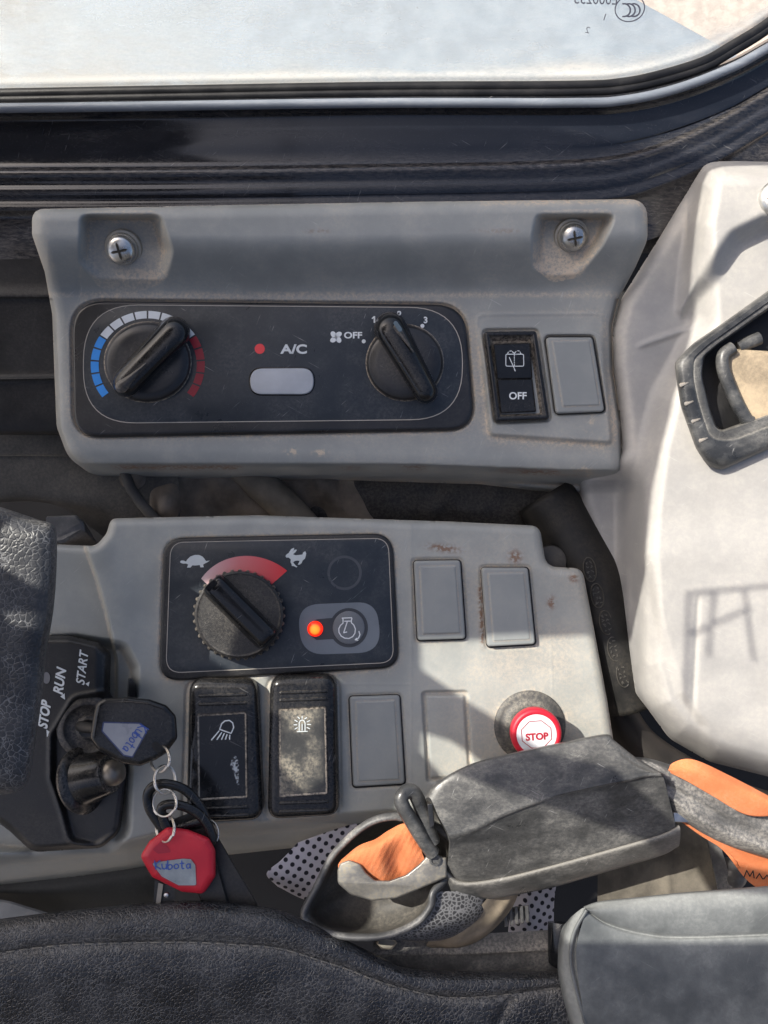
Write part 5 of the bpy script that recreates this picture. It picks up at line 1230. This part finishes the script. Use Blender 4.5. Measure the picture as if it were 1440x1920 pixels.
    wb = [[(1252, 1446, Z - 30), (1262, 1430, Z - 18), (1300, 1424, Z - 8), (1370, 1455, Z - 8), (1460, 1502, Z - 8)], [(1256, 1444, Z - 20), (1285, 1444, Z - 4), (1320, 1452, Z + 2), (1390, 1484, Z + 2), (1462, 1515, Z + 2)],
          [(1258, 1450, Z - 22), (1290, 1466, Z - 10), (1335, 1492, Z - 6), (1400, 1528, Z - 8), (1462, 1530, Z - 8)]]
    o = sheet('upper_webbing', wb, M['orange'], None, nu=60, nv=14, thick=6, smooth=180, zfun=weave); tag(o, 'folded orange belt webbing wrapped over the top of the grey lever arm', 'webbing')
    wb = [[(1268, 1535, Z - 62), (1310, 1558, Z - 62), (1380, 1588, Z - 60), (1500, 1620, Z - 60)], [(1290, 1550, Z - 66), (1326, 1574, Z - 66), (1400, 1610, Z - 66), (1500, 1640, Z - 66)], [(1340, 1582, Z - 70), (1366, 1600, Z - 70), (1410, 1630, Z - 70), (1500, 1665, Z - 70)], [(1378, 1614, Z - 76), (1385, 1632, Z - 74), (1420, 1665, Z - 74), (1500, 1700, Z - 74)]]
    o = sheet('lower_webbing', wb, M['orange'], None, nu=60, nv=14, thick=6, smooth=180, zfun=weave); tag(o, 'orange belt webbing hanging in the shade below the grey lever arm', 'webbing')
    strokes('stitched_letters', [[(1395, 1645), (1400, 1632), (1406, 1643), (1412, 1633), (1414, 1646)], [(1418, 1647), (1424, 1638), (1430, 1648)], [(1432, 1648), (1438, 1641), (1446, 1650)]], 2.2, Z - 66, M['dark'], o)
    # metal tongue
    T = thing('belt_tongue', 'dusty steel belt tongue with an open hook end gripping orange webbing', 'belt tongue', (720, 1650, 80))
    tg = rpoly([(633, 1631), (633, 1656), (658, 1678), (699, 1689), (744, 1684), (786, 1667), (838, 1645), (838, 1608), (806, 1598), (786, 1620), (761, 1640), (730, 1651), (703, 1650), (686, 1636), (676, 1620), (655, 1612), (638, 1618)], [8, 14, 20, 20, 20, 30, 4, 4, 10, 10, 14, 10, 10, 8, 10, 10, 8], 5)
    loft('tongue_plate', [(tg, 74), (tg, 88), (inset(tg, 2), 92), (inset(tg, 4), 93)], M['tongue'], T, dust=[0, 0, .2, .4], capb=True, smooth=50)
    tube('hook_bar', spline([(812, 1600, 96), (792, 1572, 104), (772, 1540, 112), (757, 1515, 116), (752, 1497, 116), (762, 1484, 112), (776, 1486, 106), (788, 1510, 100), (800, 1545, 96), (812, 1580, 92)], 6), 13, M['dirtyblack'], T, n=14)
    lathe('rivet', [(11, 0), (10, 3), (7, 3), (6, 0)], (816, 1612, 95), (0, 0, 1), M['dirtyblack'], T, n=20)
    # orange webbing bunched inside
    rows = [[(640, 1612, 64), (672, 1586, 70), (704, 1573, 74), (730, 1556, 80), (760, 1544, 84), (786, 1560, 80)], [(634, 1622, 66), (668, 1600, 84), (704, 1590, 92), (735, 1575, 98), (765, 1570, 92), (790, 1590, 84)], [(636, 1632, 62), (676, 1622, 84), (712, 1618, 90), (744, 1612, 76), (768, 1606, 92), (796, 1612, 84)], [(644, 1650, 50), (690, 1656, 64), (720, 1660, 64), (750, 1652, 60), (776, 1642, 66), (800, 1628, 66)]]
    def fold(X, Y): return 5 * np.sin((X - .35 * Y) / 17) * sstep(690, 730, X) + weave(X, Y)
    o = sheet('bunched_webbing', rows, M['orange'], None, nu=110, nv=22, zfun=fold, thick=5, smooth=180); tag(o, 'bunched orange belt webbing tucked inside the black rubber pouch', 'webbing')
    # pouch: open rubber sleeve
    T = thing('belt_pouch', 'open black rubber sleeve with a thick grey rim round the belt tongue', 'belt sleeve', (700, 1680, 0))
    rim = [(741, 1531, 70), (702, 1538, 70), (672, 1556, 66), (647, 1578, 62), (620, 1610, 58), (594, 1662, 54), (572, 1704, 56), (572, 1724, 58), (592, 1741, 64), (640, 1755, 72), (702, 1757, 78), (748, 1747, 82), (786, 1726, 84), (808, 1698, 84), (813, 1672, 80), (840, 1640, 60), (850, 1580, 50), (800, 1540, 56)]
    tube('rim', spline(rim, 8, True), 6.5, M['armgrey'], T, closed=True, n=12, flatten=1.6)
    c = (715, 1650); 
    def ins(f, z): return [(c[0] + (p[0] - c[0]) * f, c[1] + (p[1] - c[1]) * f, z + p[2] * .3) for p in rim]
    sheet('inner_wall', [rim, ins(.93, 30), ins(.82, -10), ins(.5, -40), ins(.05, -45)], M['pouch'], T, nu=120, nv=6, closed_u=True, smooth=180, dust=[.6, .3, .1, 0, 0])
    def bod(dx, dy, z, f=1.0): return [(c[0] + (p[0] - c[0]) * f + dx, c[1] + (p[1] - c[1]) * f + dy, z) for p in rim[9:16]]
    rows = [[(700, 1757, 72), (748, 1747, 76), (786, 1726, 78), (808, 1698, 78), (815, 1672, 74)], [(730, 1762, 60), (780, 1756, 68), (830, 1738, 72), (862, 1712, 70), (880, 1670, 60)], [(760, 1764, 34), (810, 1762, 46), (864, 1744, 50), (900, 1712, 48), (910, 1670, 40)], [(780, 1766, 0), (830, 1764, 10), (880, 1748, 14), (915, 1712, 10), (925, 1670, 0)]]
    sheet('speckled_body', rows, M['knit'], T, nu=70, nv=8, smooth=180); tag(T.children[-1], 'speckled grey and black outer side')
    rows = [[(800, 1770, 10), (850, 1768, 24), (905, 1745, 28), (945, 1700, 20), (962, 1670, 10)], [(810, 1778, -20), (870, 1775, -10), (915, 1752, -6), (955, 1710, -10), (975, 1670, -20)]]
    o = sheet('towel', [[(830, 1740, 40), (870, 1730, 44), (900, 1700, 44), (925, 1670, 36)]] + rows, M['beige'], None, nu=40, nv=10, smooth=180, zfun=lambda X, Y: 5 * np.sin(X / 9 + Y / 14)); tag(o, 'tan crumpled fabric tucked between the speckled pouch and the cable clip', 'fabric')
def weave(X, Y): return 0.25 * np.sin((X * .9 + Y * .45) / 1.6)
M['tongue'] = pmat('dusty_steel_tongue', (0.20, 0.195, 0.185), .35, metal=.5, dust=.8, attr=.6, bump=.3, mott=.3, dcol=(.33, .29, .21))
M['pouch'] = pmat('pouch_rubber', (0.045, 0.043, 0.04), .55, dust=.6, bump=.3, mott=.3, dcol=(.2, .18, .15))
belt()

# ------------------------------------------------------------------ seats and armrests
def stitches(T, path, z, mat, L=14, gap=5, w=2.6):
    P = [np.array(p[:3], float) for p in spline(path, 24)]; V = []; F = []
    acc = 0; start = P[0]; on = True
    for a, b in zip(P[:-1], P[1:]):
        acc += np.linalg.norm((b - a)[:2])
        if on and acc >= L:
            d = (b - start)[:2]; d /= np.linalg.norm(d) + 1e-9; n = np.array([-d[1], d[0]]) * w / 2; base = len(V)
            mid = (start + b) / 2
            for p, dz in ((start, -1.5), (mid, 1.8), (b, -1.5)):
                for s in (-1, 1): V.append(W(p[0] + n[0] * s, p[1] + n[1] * s, p[2] + z + dz - .0))
                V.append(W(p[0], p[1], p[2] + z + dz + 1.6))
            for k in (0, 3):
                F += [(base + k, base + k + 2, base + k + 5, base + k + 3), (base + k + 2, base + k + 1, base + k + 4, base + k + 5)]
            on = False; acc = 0
        elif not on and acc >= gap: start = b; on = True; acc = 0
    o = mk('stitching', V, [f[::-1] for f in F], mat, T, smooth=80); tag(o, kind='stuff')

def seats():
    # leather cushion, bottom left
    T = thing('seat_cushion', 'black grained leather seat cushion with a stitched seam across the bottom of the view', 'seat', (400, 1860, 60))
    top = [(-80, 1738), (0, 1724), (150, 1706), (300, 1692), (375, 1690), (450, 1696), (525, 1708), (600, 1738), (650, 1764), (720, 1798), (760, 1815), (860, 1822), (1000, 1822), (1160, 1822)]
    seam = [(-80, 1798), (0, 1786), (100, 1773), (200, 1768), (350, 1766), (450, 1771), (525, 1778), (600, 1800), (650, 1816), (712, 1840), (807, 1865), (870, 1870), (973, 1862), (1160, 1830)]
    def rw(t, z, dz=None): 
        o = []
        for (a, b) in zip(top, seam): o.append((a[0] + (b[0] - a[0]) * t, a[1] + (b[1] - a[1]) * t, z))
        return o
    def lo(dy, z): return [(p[0] + (0 if dy < 60 else 0), p[1] + dy, z) for p in seam]
    Z = 95
    rows = [rw(-.02, Z - 90), rw(0, Z - 34), rw(.12, Z - 14), rw(.35, Z), rw(.7, Z + 6), rw(.92, Z + 4), rw(1, Z), lo(7, Z + 3), lo(22, Z + 7), lo(60, Z + 10), lo(120, Z + 4), lo(190, Z - 6), lo(260, Z - 16)]
    def und(X, Y): return 5 * noise2(X, Y, 130, 70) + 7 * np.exp(-((X - 960 + (Y - 1865) * .5) / 9) ** 2) * sstep(1866, 1876, Y) * -1
    sheet('cushion', rows, M['leather'], T, nu=200, nv=8, smooth=180, zfun=und, dust=[0, 0, .1, .1, .1, .3, .6, .5, .1, 0, 0, 0, 0])
    zs = lambda p: (p[0], p[1] + 1, Z + 3 + float(und(np.array(float(p[0])), np.array(float(p[1])))))
    stitches(T, [zs(p) for p in seam[:-1]], 1, M['seam'])
    # right armrest
    T = thing('right_armrest', 'dusty blue grey vinyl armrest filling the lower right corner with welted seams', 'armrest', (1280, 1820, 150))
    Z = 190
    def rr(pts, z): return [(x, y, z + (p[0] if p else 0)) for (x, y, *p) in pts]
    rows = [rr([(1096, 1700), (1125, 1692), (1200, 1684), (1300, 1674), (1540, 1656)], Z - 80), rr([(1094, 1700), (1125, 1690), (1200, 1682), (1300, 1672), (1540, 1654)], Z - 20), rr([(1096, 1703), (1130, 1696), (1205, 1690), (1300, 1682), (1540, 1666)], Z - 4),
            rr([(1099, 1705), (1134, 1708), (1210, 1712), (1300, 1708), (1540, 1700)], Z + 6), rr([(1100, 1707), (1138, 1726), (1212, 1742), (1300, 1746), (1540, 1738)], Z + 4), rr([(1101, 1708), (1140, 1733), (1212, 1752), (1300, 1757), (1540, 1748)], Z - 1),
            rr([(1098, 1712), (1140, 1741), (1212, 1761), (1300, 1765), (1540, 1756)], Z + 5), rr([(1092, 1730), (1136, 1768), (1212, 1790), (1300, 1796), (1540, 1790)], Z + 10), rr([(1080, 1790), (1130, 1830), (1212, 1850), (1300, 1856), (1540, 1850)], Z + 12), rr([(1094, 1900), (1140, 1930), (1212, 1940), (1300, 1946), (1540, 1946)], Z + 8), rr([(1110, 1980), (1150, 2000), (1212, 2010), (1300, 2010), (1540, 2010)], Z)]
    sheet('top_panel', rows, M['vinyl'], T, nu=90, nv=8, smooth=180, zfun=lambda X, Y: 3 * noise2(X, Y, 90, 81), dust=[.3, .5, .9, .3, .1, .8, .4, .1, 0, 0, 0])
    side = [rr([(1097, 1702), (1090, 1722), (1080, 1790), (1094, 1900), (1110, 1980)], Z + 5), rr([(1090, 1704), (1080, 1728), (1066, 1790), (1078, 1862), (1100, 1980)], Z + 2), rr([(1072, 1718), (1060, 1740), (1050, 1790), (1056, 1850), (1086, 1980)], Z - 20), rr([(1068, 1722), (1052, 1745), (1046, 1790), (1050, 1850), (1084, 1980)], Z - 110)]
    sheet('side_panel', side, M['vinyl'], T, nu=70, nv=6, smooth=180, dust=[.8, .6, .3, 0])
    tube('piping', spline([(1100, 1706, Z + 9), (1076, 1750, Z + 9), (1070, 1800, Z + 8), (1080, 1855, Z + 8), (1098, 1920, Z + 6), (1112, 1980, Z + 4)], 10), 3.2, M['vinyl'], T, n=8)
    o = tube('pivot_boss', [(1052, 1730, 30), (1052, 1765, 40), (1052, 1800, 30)], 24, M['gloss'], None, n=18); tag(o, 'black round pivot boss between the seat rail and the blue grey armrest', 'pivot')
    # left armrest
    T = thing('left_armrest', 'worn cracked black leather armrest at the left edge in front of the console', 'armrest', (20, 1230, 180))
    Z = 230
    E = [(-60, 934), (10, 955), (70, 975), (98, 985), (105, 1010), (104, 1080), (98, 1150), (86, 1220), (78, 1300), (64, 1400), (52, 1462), (30, 1484), (-10, 1490), (-60, 1492)]
    def rI(f, z): return [(-60 + (p[0] + 60) * f, 1220 + (p[1] - 1220) * (1 - (1 - f) * .5), z) for p in E]
    rows = [rI(1.0, Z - 90), rI(1.01, Z - 45), rI(1, Z - 20), rI(.96, Z - 6), rI(.9, Z + 2), rI(.75, Z + 10), rI(.4, Z + 14), rI(.02, Z + 14)]
    sheet('padding', rows, M['worn'], T, nu=160, nv=8, smooth=180, dust=[0, .1, .5, .3, 0, 0, 0, 0], zfun=lambda X, Y: 4 * noise2(X, Y, 50, 91) * (Y > 0))
seats()
